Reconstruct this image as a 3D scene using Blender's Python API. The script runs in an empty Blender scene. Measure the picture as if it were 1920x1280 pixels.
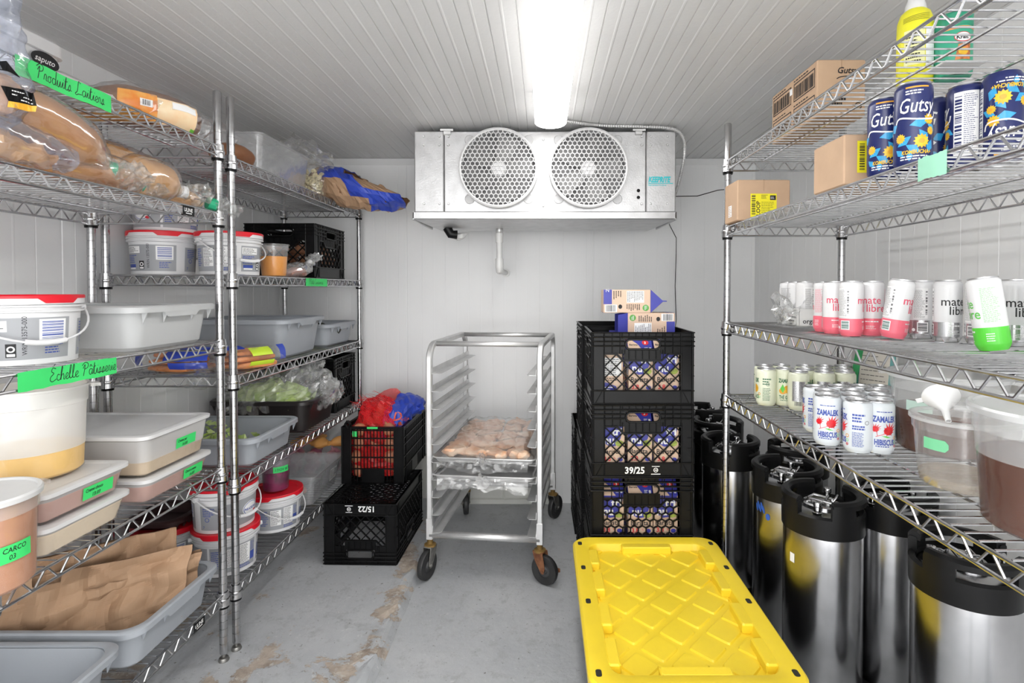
LAMP_E, WORLD_E, EXPO = 11.0, 2.7, 0.82
import bpy, bmesh, math, random
from math import pi, sin, cos, radians, sqrt, atan2
from mathutils import Vector, Matrix, noise

random.seed(7)
scn = bpy.context.scene
COL = scn.collection
FLOOR = 0.0          # right-hand floor
SLAB = 0.035         # slightly higher floor on the left
CEIL = 2.05
WL, WR, WB, WF = -1.53, 1.26, 3.27, -1.3   # left, right, back walls and the open end behind the camera

# ------------------------------------------------------------------ materials
MATS = {}
def mat(name, col, rough=0.5, metal=0.0, var=0.06, vs=8.0, bump=0.0, bs=60.0, alpha=1.0, trans=0.0, spec=0.5, sss=0.0, col2=None, emit=0.0, coat=0.0):
    """procedural principled material, colour gently varied by noise"""
    if name in MATS: return MATS[name]
    m = bpy.data.materials.new(name); m.use_nodes = True
    nt = m.node_tree; nd = nt.nodes; lk = nt.links
    b = nd['Principled BSDF']
    b.inputs['Roughness'].default_value = rough
    b.inputs['Metallic'].default_value = metal
    b.inputs['Specular IOR Level'].default_value = spec
    b.inputs['Alpha'].default_value = alpha
    b.inputs['Transmission Weight'].default_value = trans
    b.inputs['Subsurface Weight'].default_value = sss
    b.inputs['Coat Weight'].default_value = coat
    if sss: b.inputs['Subsurface Radius'].default_value = (.01, .01, .01)
    tc = nd.new('ShaderNodeTexCoord')
    n = nd.new('ShaderNodeTexNoise'); n.inputs['Scale'].default_value = vs; n.inputs['Detail'].default_value = 4
    lk.new(tc.outputs['Object'], n.inputs['Vector'])
    r = nd.new('ShaderNodeValToRGB')
    c2 = col2 if col2 else tuple(max(0, c * (1 - var * 2)) for c in col)
    r.color_ramp.elements[0].color = (*c2, 1); r.color_ramp.elements[1].color = (*col, 1)
    r.color_ramp.elements[0].position = .35; r.color_ramp.elements[1].position = .6
    lk.new(n.outputs['Fac'], r.inputs['Fac']); lk.new(r.outputs['Color'], b.inputs['Base Color'])
    if emit:
        b.inputs['Emission Color'].default_value = (*col, 1); b.inputs['Emission Strength'].default_value = emit
    if bump:
        n2 = nd.new('ShaderNodeTexNoise'); n2.inputs['Scale'].default_value = bs; n2.inputs['Detail'].default_value = 3
        lk.new(tc.outputs['Object'], n2.inputs['Vector'])
        bp = nd.new('ShaderNodeBump'); bp.inputs['Strength'].default_value = bump; bp.inputs['Distance'].default_value = .004
        lk.new(n2.outputs['Fac'], bp.inputs['Height']); lk.new(bp.outputs['Normal'], b.inputs['Normal'])
    MATS[name] = m
    return m

def film(name, col=(1, 1, 1), haze=.08, gloss=.22, rough=.12):
    """thin clear plastic: see-through with highlights and a little haze"""
    if name in MATS: return MATS[name]
    m = bpy.data.materials.new(name); m.use_nodes = True
    nt = m.node_tree; nd = nt.nodes; lk = nt.links
    for x in list(nd): nd.remove(x)
    out = nd.new('ShaderNodeOutputMaterial')
    tr = nd.new('ShaderNodeBsdfTransparent'); tr.inputs['Color'].default_value = (*[.75 + .25 * c for c in col], 1)
    gl = nd.new('ShaderNodeBsdfGlossy'); gl.inputs['Roughness'].default_value = rough
    df = nd.new('ShaderNodeBsdfDiffuse'); df.inputs['Color'].default_value = (*col, 1)
    lw = nd.new('ShaderNodeLayerWeight'); lw.inputs['Blend'].default_value = .35
    mp = nd.new('ShaderNodeMapRange'); mp.inputs['To Min'].default_value = gloss * .35; mp.inputs['To Max'].default_value = min(.9, gloss * 2.4)
    lk.new(lw.outputs['Facing'], mp.inputs['Value'])
    tc = nd.new('ShaderNodeTexCoord'); n = nd.new('ShaderNodeTexNoise'); n.inputs['Scale'].default_value = 24; n.inputs['Detail'].default_value = 2
    lk.new(tc.outputs['Object'], n.inputs['Vector'])
    bp = nd.new('ShaderNodeBump'); bp.inputs['Strength'].default_value = .4; bp.inputs['Distance'].default_value = .006
    lk.new(n.outputs['Fac'], bp.inputs['Height']); lk.new(bp.outputs['Normal'], gl.inputs['Normal'])
    a = nd.new('ShaderNodeMixShader'); a.inputs[0].default_value = haze
    lk.new(tr.outputs[0], a.inputs[1]); lk.new(df.outputs[0], a.inputs[2])
    b = nd.new('ShaderNodeMixShader'); lk.new(mp.outputs[0], b.inputs[0]); lk.new(a.outputs[0], b.inputs[1]); lk.new(gl.outputs[0], b.inputs[2])
    lk.new(b.outputs[0], out.inputs['Surface'])
    MATS[name] = m
    return m

# ------------------------------------------------------------------ mesh builder
class MB:
    def __init__(s): s.v = []; s.f = []; s.mi = []; s.sm = []; s.M = Matrix.Identity(4)
    def add(s, vs, fs, m=0, smooth=False):
        o = len(s.v); M = s.M
        s.v += [tuple(M @ Vector(p)) for p in vs]
        for f in fs:
            s.f.append([i + o for i in f]); s.mi.append(m); s.sm.append(smooth)
        return s
    def box(s, x0, y0, z0, x1, y1, z1, m=0):
        v = [(x, y, z) for z in (z0, z1) for y in (y0, y1) for x in (x0, x1)]
        return s.add(v, [(0, 2, 3, 1), (4, 5, 7, 6), (0, 1, 5, 4), (2, 6, 7, 3), (0, 4, 6, 2), (1, 3, 7, 5)], m)
    def bbox(s, x0, y0, z0, x1, y1, z1, b=.003, m=0):
        """box with chamfered edges"""
        b = min(b, (x1 - x0) * .45, (y1 - y0) * .45, (z1 - z0) * .45)
        L = []
        for z, i in ((z0, b), (z0 + b, 0), (z1 - b, 0), (z1, b)):
            L.append(rrect(x0 + i, y0 + i, x1 - i, y1 - i, b, 1, z))
        return s.loft(L, m, capa=True, capb=True)
    def bar(s, p, q, w, t, up=(0, 0, 1), m=0):
        """straight bar of width w (sideways) and thickness t (along up) from p to q"""
        p = Vector(p); q = Vector(q); d = (q - p).normalized(); u = Vector(up); u = (u - d * u.dot(d)).normalized(); r = d.cross(u)
        vs = [c + r * (a * w / 2) + u * (b * t / 2) for c in (p, q) for a, b in ((-1, -1), (1, -1), (1, 1), (-1, 1))]
        return s.add(vs, [(3, 2, 1, 0), (4, 5, 6, 7), (0, 1, 5, 4), (1, 2, 6, 5), (2, 3, 7, 6), (3, 0, 4, 7)], m)
    def tube(s, pts, r, seg=6, m=0, closed=False, cap=True, smooth=True):
        P = [Vector(p) for p in pts]; n = len(P); rings = []; pu = None
        for i in range(n):
            a = P[i - 1] if (i or closed) else P[i]; b = P[(i + 1) % n] if (i < n - 1 or closed) else P[i]
            d = (b - a); d = d.normalized() if d.length > 1e-9 else Vector((0, 0, 1))
            if pu is None: pu = Vector((0, 0, 1)) if abs(d.z) < .9 else Vector((1, 0, 0))
            u = pu - d * pu.dot(d)
            u = u.normalized() if u.length > 1e-6 else d.orthogonal().normalized()
            w = d.cross(u); pu = u
            rr = r[i] if isinstance(r, (list, tuple)) else r
            rings.append([P[i] + u * (rr * cos(2 * pi * k / seg)) + w * (rr * sin(2 * pi * k / seg)) for k in range(seg)])
        if closed: rings.append(rings[0])
        return s.loft(rings, m, cap and not closed, cap and not closed, smooth)
    def loft(s, rings, m=0, capa=False, capb=False, smooth=False, closed=True):
        n = len(rings[0]); vs = [p for R in rings for p in R]; fs = []
        for i in range(len(rings) - 1):
            for k in range(n if closed else n - 1):
                k2 = (k + 1) % n
                fs.append((i * n + k, i * n + k2, (i + 1) * n + k2, (i + 1) * n + k))
        s.add(vs, fs, m, smooth)
        if capa: s.add(rings[0], [tuple(range(n - 1, -1, -1))], m)
        if capb: s.add(rings[-1], [tuple(range(n))], m)
        return s
    def lathe(s, prof, seg=32, m=0, c=(0, 0), a0=0, a1=2 * pi, smooth=True, mm=None):
        """prof: [(r, z)]; mm: material per band"""
        full = abs(a1 - a0 - 2 * pi) < 1e-6; k = seg if full else seg + 1
        for i in range(len(prof) - 1):
            R = [[(c[0] + r * cos(a0 + (a1 - a0) * j / seg), c[1] + r * sin(a0 + (a1 - a0) * j / seg), z) for j in range(k)] for r, z in prof[i:i + 2]]
            fs = [(j, (j + 1) % k, k + (j + 1) % k, k + j) for j in range(k if full else k - 1)]
            s.add(R[0] + R[1], fs, mm[i] if mm else m, smooth)
        return s
    def build(s, name, mats, parent=None, loc=None, weld=True, sharp=35):
        me = bpy.data.meshes.new(name); me.from_pydata(s.v, [], s.f)
        if not isinstance(mats, (list, tuple)): mats = [mats]
        for m in mats: me.materials.append(m)
        me.polygons.foreach_set('material_index', s.mi); me.polygons.foreach_set('use_smooth', s.sm)
        bm = bmesh.new(); bm.from_mesh(me)
        if weld: bmesh.ops.remove_doubles(bm, verts=bm.verts, dist=1e-6)
        lim = radians(sharp)
        for e in bm.edges:
            if len(e.link_faces) == 2 and e.link_faces[0].smooth and e.calc_face_angle(0) > lim: e.smooth = False
        bm.to_mesh(me); bm.free(); me.update()
        o = bpy.data.objects.new(name, me); COL.objects.link(o)
        if parent: o.parent = parent
        if loc is not None: o.location = loc
        return o

def rrect(x0, y0, x1, y1, r, n, z):
    """closed rounded-rectangle loop at height z, counter-clockwise"""
    pts = []
    for cx, cy, a in ((x1 - r, y1 - r, 0), (x0 + r, y1 - r, pi / 2), (x0 + r, y0 + r, pi), (x1 - r, y0 + r, 3 * pi / 2)):
        for i in range(n + 1):
            t = a + pi / 2 * i / n
            pts.append((cx + r * cos(t), cy + r * sin(t), z))
    return pts

def tag(o, label, cat, group=None, kind=None):
    o['label'] = label; o['category'] = cat
    if group: o['group'] = group
    if kind: o['kind'] = kind
    return o
def thing(name, label, cat, loc=(0, 0, 0), rz=0, group=None, rot=None):
    o = bpy.data.objects.new(name, None); COL.objects.link(o); o.empty_display_size = .05
    o.location = loc; o.rotation_euler = rot if rot else (0, 0, rz)
    return tag(o, label, cat, group)
def dup(o, label=None, loc=None, rz=None, group=None, rot=None, parent=None):
    c = o.copy(); COL.objects.link(c)
    if parent: c.parent = parent
    if label: c['label'] = label
    if group: c['group'] = group
    if loc is not None: c.location = loc
    if rz is not None: c.rotation_euler = (0, 0, rz)
    if rot is not None: c.rotation_euler = rot
    for ch in list(o.children): dup(ch, parent=c)
    return c
def struct(o, label=None):
    o['kind'] = 'structure'
    if label: o['label'] = label
    return o

# ------------------------------------------------------------------ lettering and flat graphics
_TX = {}
def text_polys(txt, size=1.0, shear=0.0, bold=0.0, sx=1.0):
    k = (txt, shear, bold)
    if k not in _TX:
        cu = bpy.data.curves.new('t', 'FONT'); cu.body = txt; cu.size = 1; cu.shear = shear; cu.offset = bold; cu.resolution_u = 2
        ob = bpy.data.objects.new('t', cu); COL.objects.link(ob)
        bpy.context.view_layer.update()
        me = bpy.data.meshes.new_from_object(ob.evaluated_get(bpy.context.evaluated_depsgraph_get()))
        _TX[k] = ([(v.co.x, v.co.y) for v in me.vertices], [tuple(p.vertices) for p in me.polygons])
        bpy.data.objects.remove(ob); bpy.data.curves.remove(cu); bpy.data.meshes.remove(me)
    v, f = _TX[k]
    return [(x * size * sx, y * size) for x, y in v], f
class D2:
    """flat artwork in (s, z); emitted onto a surface through a mapping"""
    def __init__(s): s.items = []
    def raw(s, v, f, m, ly=1): s.items.append((v, f, m, ly)); return s
    def rect(s, a, b, c, d, m, ly=1): return s.raw([(a, b), (c, b), (c, d), (a, d)], [(0, 1, 2, 3)], m, ly)
    def poly(s, pts, m, ly=1): return s.raw(list(pts), [tuple(range(len(pts)))], m, ly)
    def ell(s, x, z, rx, rz, m, ly=1, n=20, rot=0):
        return s.poly([(x + rx * cos(t) * cos(rot) - rz * sin(t) * sin(rot), z + rx * cos(t) * sin(rot) + rz * sin(t) * cos(rot)) for t in (2 * pi * i / n for i in range(n))], m, ly)
    def ring(s, x, z, r, w, m, ly=1, n=20):
        v = [(x + q * cos(2 * pi * i / n), z + q * sin(2 * pi * i / n)) for q in (r, r - w) for i in range(n)]
        return s.raw(v, [(i, (i + 1) % n, n + (i + 1) % n, n + i) for i in range(n)], m, ly)
    def text(s, txt, x, z, size, m, ly=2, shear=0, bold=0, sx=1, rot=0, flip=False, center=False):
        v, f = text_polys(txt, size, shear, bold, sx)
        if center and v: w = max(p[0] for p in v); v = [(p[0] - w / 2, p[1]) for p in v]
        if flip: v = [(-p[0], -p[1]) for p in v]
        c, q = cos(rot), sin(rot)
        return s.raw([(x + p[0] * c - p[1] * q, z + p[0] * q + p[1] * c) for p in v], f, m, ly)
    def stroke(s, pts, w, m, ly=2):
        n = len(pts)
        if n < 2: return s
        L = []; R = []
        for i in range(n):
            a = pts[max(0, i - 1)]; b = pts[min(n - 1, i + 1)]
            dx, dz = b[0] - a[0], b[1] - a[1]; l = math.hypot(dx, dz) or 1
            L.append((pts[i][0] - dz / l * w / 2, pts[i][1] + dx / l * w / 2)); R.append((pts[i][0] + dz / l * w / 2, pts[i][1] - dx / l * w / 2))
        return s.raw(L + R, [(i, n + i, n + i + 1, i + 1) for i in range(n - 1)], m, ly)
    def lines(s, x0, z0, x1, z1, n, m, ly=2, fill=.45, seed=0):
        """rows of small print: short dashes of different length"""
        R = random.Random(seed); h = (z1 - z0) / n
        for i in range(n):
            z = z1 - (i + .75) * h; x = x0; e = x0 + (x1 - x0) * R.uniform(.6, 1)
            while x < e:
                w = (x1 - x0) * R.uniform(.06, .2); s.rect(x, z, min(x + w, e), z + h * fill, m, ly); x += w + (x1 - x0) * .03
        return s
    def bars(s, x0, z0, x1, z1, n, m, ly=2, horiz=False, seed=0):
        R = random.Random(seed); t = 0; W = []
        for i in range(n * 2): W.append(R.choice((1, 1, 2, 3)))
        S = sum(W)
        for i, w in enumerate(W):
            a, b = t / S, (t + w) / S; t += w
            if i % 2 == 0:
                if horiz: s.rect(x0, z0 + (z1 - z0) * a, x1, z0 + (z1 - z0) * b, m, ly)
                else: s.rect(x0 + (x1 - x0) * a, z0, x0 + (x1 - x0) * b, z1, m, ly)
        return s
    def emit(s, mb, fn, step=None, lh=.00025):
        for v, f, m, ly in s.items:
            if step:
                xs = [p[0] for p in v]
                if max(xs) - min(xs) > step:
                    bm = bmesh.new(); V = [bm.verts.new((p[0], p[1], 0)) for p in v]
                    for q in f:
                        try: bm.faces.new([V[i] for i in q])
                        except ValueError: pass
                    for k in range(math.ceil(min(xs) / step), math.floor(max(xs) / step) + 1):
                        bmesh.ops.bisect_plane(bm, geom=bm.verts[:] + bm.edges[:] + bm.faces[:], dist=1e-7, plane_co=(k * step, 0, 0), plane_no=(1, 0, 0))
                    bm.verts.index_update(); v = [(q.co.x, q.co.y) for q in bm.verts]; f = [tuple(q.index for q in F.verts) for F in bm.faces]; bm.free()
            mb.add([fn(p[0], p[1], ly * lh) for p in v], f, m)
def cyl_map(R, a0, z0=0):
    """wrap (s, z) round a cylinder; R number or function of z; a0 = angle of s = 0"""
    def fn(s, z, h):
        r = (R(z) if callable(R) else R); r0 = (R(z0) if callable(R) else R)
        a = a0 + s / r0; r += h
        return (r * cos(a), r * sin(a), z)
    return fn
def drape(d, mb, src, o, u, w, mats_off=.0012, step=.004, far=.5):
    """press flat artwork onto the surface of another mesh along the artwork's normal"""
    from mathutils.bvhtree import BVHTree
    t = BVHTree.FromPolygons(src.v, src.f); o = Vector(o); u = Vector(u).normalized(); w = Vector(w).normalized(); n = u.cross(w).normalized()
    def fn(s, z, h):
        p = o + u * s + w * z; hit = t.ray_cast(p + n * far, -n, far * 2)
        q = hit[0] if hit[0] is not None else p
        return tuple(q + n * (mats_off + h * 3))
    d.emit(mb, fn, step)
def plane_map(o, u, w):
    o = Vector(o); u = Vector(u).normalized(); w = Vector(w).normalized(); n = u.cross(w)
    return lambda s, z, h: tuple(o + u * s + w * z + n * h)

# hand lettering: pen strokes per letter (x to the right, baseline 0, x-height .45, cap 1), advance
_PEN = {
 'P': (.62, [[(.1, .55), (.3, .85), (.22, .4), (.12, -.02)], [(.02, .78), (.3, 1), (.58, .88), (.52, .6), (.22, .48)]]),
 'L': (.62, [[(.5, .85), (.35, 1), (.28, .75), (.2, .25), (.02, .06), (.12, -.04), (.3, .06), (.62, .08)]]),
 'E': (.62, [[(.58, .88), (.3, .96), (.18, .72), (.38, .55), (.1, .35), (.04, .1), (.25, -.02), (.6, .14)], [(.38, 1.08), (.52, 1.24)]]),
 'a': (.42, [[(.36, .4), (.15, .44), (.04, .2), (.15, 0), (.3, .15), (.36, .42), (.33, .1), (.42, .03)]]),
 '^': (.42, [[(.36, .4), (.15, .44), (.04, .2), (.15, 0), (.3, .15), (.36, .42), (.33, .1), (.42, .03)], [(.12, .6), (.22, .78), (.34, .6)]]),
 'c': (.34, [[(.3, .38), (.14, .44), (.03, .2), (.14, 0), (.34, .08)]]),
 'd': (.44, [[(.3, .38), (.12, .42), (.03, .18), (.13, 0), (.3, .15), (.42, .98), (.32, .1), (.44, .03)]]),
 'e': (.34, [[(0, .1), (.2, .22), (.28, .38), (.16, .45), (.04, .2), (.14, 0), (.34, .08)]]),
 'h': (.46, [[(0, .05), (.22, .8), (.2, 1), (.1, .6), (.04, 0), (.12, .3), (.28, .44), (.34, .25), (.32, .02), (.46, .05)]]),
 'i': (.26, [[(0, .05), (.14, .44), (.12, .1), (.26, .04)], [(.2, .6), (.22, .64)]]),
 'l': (.28, [[(0, .05), (.22, .8), (.18, 1), (.08, .6), (.08, .05), (.28, .05)]]),
 'o': (.38, [[(.25, .42), (.08, .38), (.03, .15), (.14, 0), (.28, .14), (.24, .42), (.38, .38)]]),
 'r': (.34, [[(0, .05), (.1, .44), (.24, .38), (.2, .08), (.34, .04)]]),
 's': (.36, [[(0, .05), (.2, .46), (.24, .15), (.1, -.02), (.04, .08), (.36, .06)]]),
 't': (.3, [[(0, .05), (.18, .9), (.1, .15), (.18, 0), (.3, .06)], [(.04, .55), (.3, .62)]]),
 'u': (.42, [[(0, .1), (.08, .44), (.06, .08), (.18, 0), (.32, .42), (.3, .08), (.42, .04)]]),
 'C': (.56, [[(.5, .85), (.32, 1), (.08, .7), (.06, .25), (.24, -.02), (.5, .12)]]),
 'n': (.44, [[(0, .05), (.08, .44), (.06, 0), (.18, .4), (.3, .36), (.3, .05), (.44, .05)]]),
 ' ': (.3, []),
}
def _smooth(p, k=4):
    if len(p) < 3: return p
    out = []
    for i in range(len(p) - 1):
        a, b, c, d = p[max(0, i - 1)], p[i], p[i + 1], p[min(len(p) - 1, i + 2)]
        for j in range(k):
            t = j / k
            out.append(tuple(.5 * (2 * b[q] + (c[q] - a[q]) * t + (2 * a[q] - 5 * b[q] + 4 * c[q] - d[q]) * t * t + (3 * b[q] - a[q] - 3 * c[q] + d[q]) * t ** 3) for q in (0, 1)))
    return out + [p[-1]]
def script_text(d, txt, x, z, size, m, w=.0012, sx=1.0, ly=2):
    for ch in txt:
        adv, st = _PEN[ch]
        for q in st:
            d.stroke([(x + a * size * sx, z + b * size) for a, b in _smooth(q)], w, m, ly)
        x += adv * size * sx
    return x

# ------------------------------------------------------------------ soft shapes
def nz(p, s, seed): return noise.noise(Vector((p[0] * s + seed * 3.7, p[1] * s - seed * 1.9, p[2] * s + seed * 5.3)))
def blob(path, radii, seg=20, sub=4, amp=.004, sc=30, seed=1, mb=None, m=0, up=(0, 0, 1), flat=None, smooth=True, crease=False):
    """soft body lofted along a path; radii = (side, height) per point; amp = lumpiness; flat = z nothing goes below"""
    mb = mb or MB(); P = [Vector(p) for p in path]; n = len(P); Q = []; R = []
    for i in range(n - 1):
        for j in range(sub):
            t = j / sub; a, b, c, d = P[max(0, i - 1)], P[i], P[i + 1], P[min(n - 1, i + 2)]
            Q.append(.5 * (2 * b + (c - a) * t + (2 * a - 5 * b + 4 * c - d) * t * t + (3 * b - a - 3 * c + d) * t ** 3))
            s = t * t * (3 - 2 * t); R.append(tuple(radii[i][q] * (1 - s) + radii[i + 1][q] * s for q in (0, 1)))
    Q.append(P[-1]); R.append(radii[-1]); rings = []
    for i, q in enumerate(Q):
        d = (Q[min(i + 1, len(Q) - 1)] - Q[max(0, i - 1)]).normalized()
        u = Vector(up); u = u - d * u.dot(d); u = u.normalized() if u.length > 1e-4 else d.orthogonal().normalized()
        w = d.cross(u); ring = []
        for k in range(seg):
            t = 2 * pi * k / seg; ca, sa = cos(t), sin(t)
            p = q + w * (R[i][0] * ca) + u * (R[i][1] * sa)
            e = nz(p, sc, seed)
            if crease: e = (abs(nz(p, sc, seed)) + .6 * abs(nz(p, sc * 2.1, seed + 9))) * 1.6 - .5
            nn = (w * ca + u * sa); p = p + nn * (amp * e * min(1, (R[i][0] + R[i][1]) / .02))
            if flat is not None and p.z < flat: p.z = flat + .0005 * (k % 3)
            ring.append(tuple(p))
        rings.append(ring)
    mb.loft(rings, m, True, True, smooth)
    return mb
def sheet(fn, nu, nv, m=0, mb=None, smooth=False, th=0.0):
    mb = mb or MB(); vs = [tuple(fn(i / nu, j / nv)) for j in range(nv + 1) for i in range(nu + 1)]
    fs = [(j * (nu + 1) + i, j * (nu + 1) + i + 1, (j + 1) * (nu + 1) + i + 1, (j + 1) * (nu + 1) + i) for j in range(nv) for i in range(nu)]
    return mb.add(vs, fs, m, smooth)
# ------------------------------------------------------------------ shared materials
CHROME = mat('chrome_wire', (.60, .60, .61), .26, 1.0, var=.08, vs=20)
CHROME_POST = mat('chrome_post', (.58, .58, .59), .22, 1.0, var=.12, vs=12, bump=.05)
BLACKP = mat('black_plastic', (.008, .008, .0085), .27, var=.2, bump=.02, spec=.16)
BLACKR = mat('black_rubber', (.009, .009, .0095), .36, var=.2, bump=.05, spec=.22)
WHITEP = mat('white_plastic', (.74, .74, .75), .38, var=.02)
GREYTUB = mat('grey_tub_plastic', (.36, .385, .42), .45, var=.04, bump=.04, bs=200)
LGREYTUB = mat('pale_grey_tub_plastic', (.50, .51, .515), .45, var=.03, bump=.04, bs=200)
GREENTAPE = mat('green_tape', (.05, .72, .17), .6, var=.05)
MINTTAPE = mat('mint_tape', (.36, .75, .55), .6, var=.06)
INK = mat('black_ink', (.012, .012, .014), .6, var=0)
PAPERW = mat('white_print', (.88, .88, .88), .5, var=.01)
BLUEINK = mat('blue_ink', (.05, .09, .38), .5, var=0)
REDP = mat('red_plastic', (.72, .01, .025), .35, var=.04)
CARD = mat('cardboard', (.56, .38, .25), .8, var=.05, bump=.06, bs=120)
KRAFT = mat('kraft_paper', (.42, .265, .16), .75, var=.05, bump=.1, bs=90)
ALU = mat('aluminium', (.74, .74, .74), .44, .75, var=.06, vs=15, bump=.05, bs=30)
GALV = mat('embossed_galvanised_steel', (.60, .60, .605), .38, .85, var=.06, vs=18, bump=.16, bs=170)
FILM = film('clear_bag_film', haze=.05, gloss=.28)
FILM2 = film('thin_clear_wrap', haze=.03, gloss=.13)
CLOUDY = film('cloudy_bag_film', (.95, .96, .96), haze=.15, gloss=.28)
FROST = film('frosted_plastic', (.93, .94, .94), haze=.42, gloss=.14, rough=.25)
CLEARTUB = film('clear_tub_plastic', (.9, .91, .93), haze=.17, gloss=.18, rough=.15)
STEEL = mat('stainless_steel', (.62, .62, .63), .16, 1.0, var=.05)

# ------------------------------------------------------------------ room
wallm = mat('white_wall_panel', (.86, .865, .87), .42, var=.015, vs=2.5, bump=.06, bs=45)
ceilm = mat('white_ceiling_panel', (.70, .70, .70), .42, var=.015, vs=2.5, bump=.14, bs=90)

def ribbed(lo, hi, period, depth, joints=(), jw=.004):
    """profile across a corrugated sheet: list of (t, depth)"""
    P = [(lo, 0)]; t = lo + .02; i = 0; ev = []
    while t < hi - .02:
        ev.append((t, 'g' if i % 2 == 0 else 'r')); t += period / 2; i += 1
    for j in joints: ev = [e for e in ev if abs(e[0] - j) > .03] + [(j, 'j')]
    for t, k in sorted(ev):
        if k == 'g': P += [(t - .0022, 0), (t - .0008, -depth), (t + .0008, -depth), (t + .0022, 0)]
        elif k == 'r': P += [(t - .005, 0), (t - .002, depth * .35), (t + .002, depth * .35), (t + .005, 0)]
        else: P += [(t - jw, 0), (t - jw * .5, -depth * 3), (t + jw * .5, -depth * 3), (t + jw, 0)]
    return P + [(hi, 0)]
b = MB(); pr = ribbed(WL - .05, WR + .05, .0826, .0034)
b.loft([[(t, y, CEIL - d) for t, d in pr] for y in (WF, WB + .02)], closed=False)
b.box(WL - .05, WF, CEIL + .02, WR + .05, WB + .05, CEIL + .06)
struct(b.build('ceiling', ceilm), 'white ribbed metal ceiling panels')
b = MB(); pr = ribbed(WL - .05, WR + .05, .14, .0007, (-.81, .30))
b.loft([[(t, WB - d, z) for t, d in pr] for z in (-.02, CEIL + .01)], closed=False)
b.box(WL - .05, WB + .02, -.02, WR + .05, WB + .06, CEIL + .05)
struct(b.build('wall_back', wallm), 'white metal panel back wall')
for nm, x, sg, js in (('wall_left', WL, 1, (.6, 1.75, 2.9)), ('wall_right', WR, -1, (.85, 2.0))):
    b = MB(); pr = ribbed(WF, WB + .02, .14, .0009, js)
    b.loft([[(x + sg * d, t, z) for t, d in pr] for z in (-.02, CEIL + .01)], closed=False)
    b.box(min(x - sg * .02, x - sg * .06), WF, -.02, max(x - sg * .02, x - sg * .06), WB + .05, CEIL + .05)
    struct(b.build(nm, wallm), 'white metal panel side wall')
b = MB()   # narrow metal cove along the top of the walls
b.add([(WL, WB, CEIL - .035), (WR, WB, CEIL - .035), (WR, WB - .03, CEIL - .002), (WL, WB - .03, CEIL - .002)], [(0, 1, 2, 3)])
struct(b.build('trim_1', wallm), 'metal cove strip between ceiling and back wall')
b = MB()
for x0, x1 in ((-.78, -.235), (-.23, .06)): b.bbox(x0, WB - .02, .034, x1, WB, .30, .004)
b.bbox(-.78, WB - .022, 0, .06, WB, .031, .003); b.box(-.78, WB - .014, 0, .06, WB, .298)
struct(b.build('baseboard_back', mat('painted_block', (.70, .70, .66), .6, var=.04, bump=.1)), 'white painted block course at the foot of the back wall')

def floor_mat(name, peel_lo, peel_hi, edge):
    m = bpy.data.materials.new(name); m.use_nodes = True; nt = m.node_tree; nd = nt.nodes; lk = nt.links; bs = nd['Principled BSDF']
    tc = nd.new('ShaderNodeTexCoord')
    def N(s, d=6, r=.6, dist=0):
        n = nd.new('ShaderNodeTexNoise'); n.inputs['Scale'].default_value = s; n.inputs['Detail'].default_value = d; n.inputs['Roughness'].default_value = r; n.inputs['Distortion'].default_value = dist
        lk.new(tc.outputs['Object'], n.inputs['Vector']); return n.outputs['Fac']
    def ramp(i, a, c, p0, p1):
        r = nd.new('ShaderNodeValToRGB'); r.color_ramp.elements[0].color = (*a, 1); r.color_ramp.elements[1].color = (*c, 1)
        r.color_ramp.elements[0].position = p0; r.color_ramp.elements[1].position = p1; lk.new(i, r.inputs['Fac']); return r.outputs['Color']
    def mix(f, a, c):
        x = nd.new('ShaderNodeMix'); x.data_type = 'RGBA'; lk.new(f, x.inputs[0])
        for i, v in ((6, a), (7, c)):
            if isinstance(v, tuple): x.inputs[i].default_value = (*v, 1)
            else: lk.new(v, x.inputs[i])
        return x.outputs[2]
    def mth(op, a, c):
        x = nd.new('ShaderNodeMath'); x.operation = op
        for i, v in ((0, a), (1, c)):
            if isinstance(v, (int, float)): x.inputs[i].default_value = v
            else: lk.new(v, x.inputs[i])
        return x.outputs[0]
    base = ramp(N(3), (.43, .445, .465), (.51, .52, .535), .35, .65)
    base = mix(ramp(N(16, 9, .75), (0, 0, 0), (1, 1, 1), .52, .62), base, (.40, .41, .42)); base = mix(ramp(N(38, 8, .75), (0, 0, 0), (1, 1, 1), .60, .66), base, (.58, .58, .585))
    base = mix(ramp(N(55, 5, .7), (0, 0, 0), (1, 1, 1), .635, .68), base, (.17, .16, .15))
    big = N(4.6, 10, .72, .25)
    if edge is not None:
        sx = nd.new('ShaderNodeSeparateXYZ'); lk.new(tc.outputs['Object'], sx.inputs[0])
        dx = mth('ABSOLUTE', mth('SUBTRACT', sx.outputs[0], edge), 0)
        big = mth('ADD', big, mth('MULTIPLY', mth('MAXIMUM', mth('SUBTRACT', .13, dx), 0), .85))
        yy = mth('MAXIMUM', mth('SUBTRACT', 2.35, sx.outputs[1]), 0)
        big = mth('ADD', big, mth('MULTIPLY', mth('MINIMUM', yy, .9), .06))
    peel = ramp(big, (0, 0, 0), (1, 1, 1), peel_lo, peel_hi)
    pc = ramp(N(14, 6), (.24, .19, .155), (.50, .425, .355), .35, .6)
    pc = mix(ramp(N(40, 6, .7), (0, 0, 0), (1, 1, 1), .55, .62), pc, (.55, .52, .47))
    col = mix(peel, base, pc); lk.new(col, bs.inputs['Base Color'])
    bs.inputs['Roughness'].default_value = .5
    bp = nd.new('ShaderNodeBump'); bp.inputs['Strength'].default_value = .45; bp.inputs['Distance'].default_value = .006
    h = mth('ADD', N(30, 8, .65), mth('MULTIPLY', peel, -.8)); lk.new(h, bp.inputs['Height']); lk.new(bp.outputs['Normal'], bs.inputs['Normal'])
    return m
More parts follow.
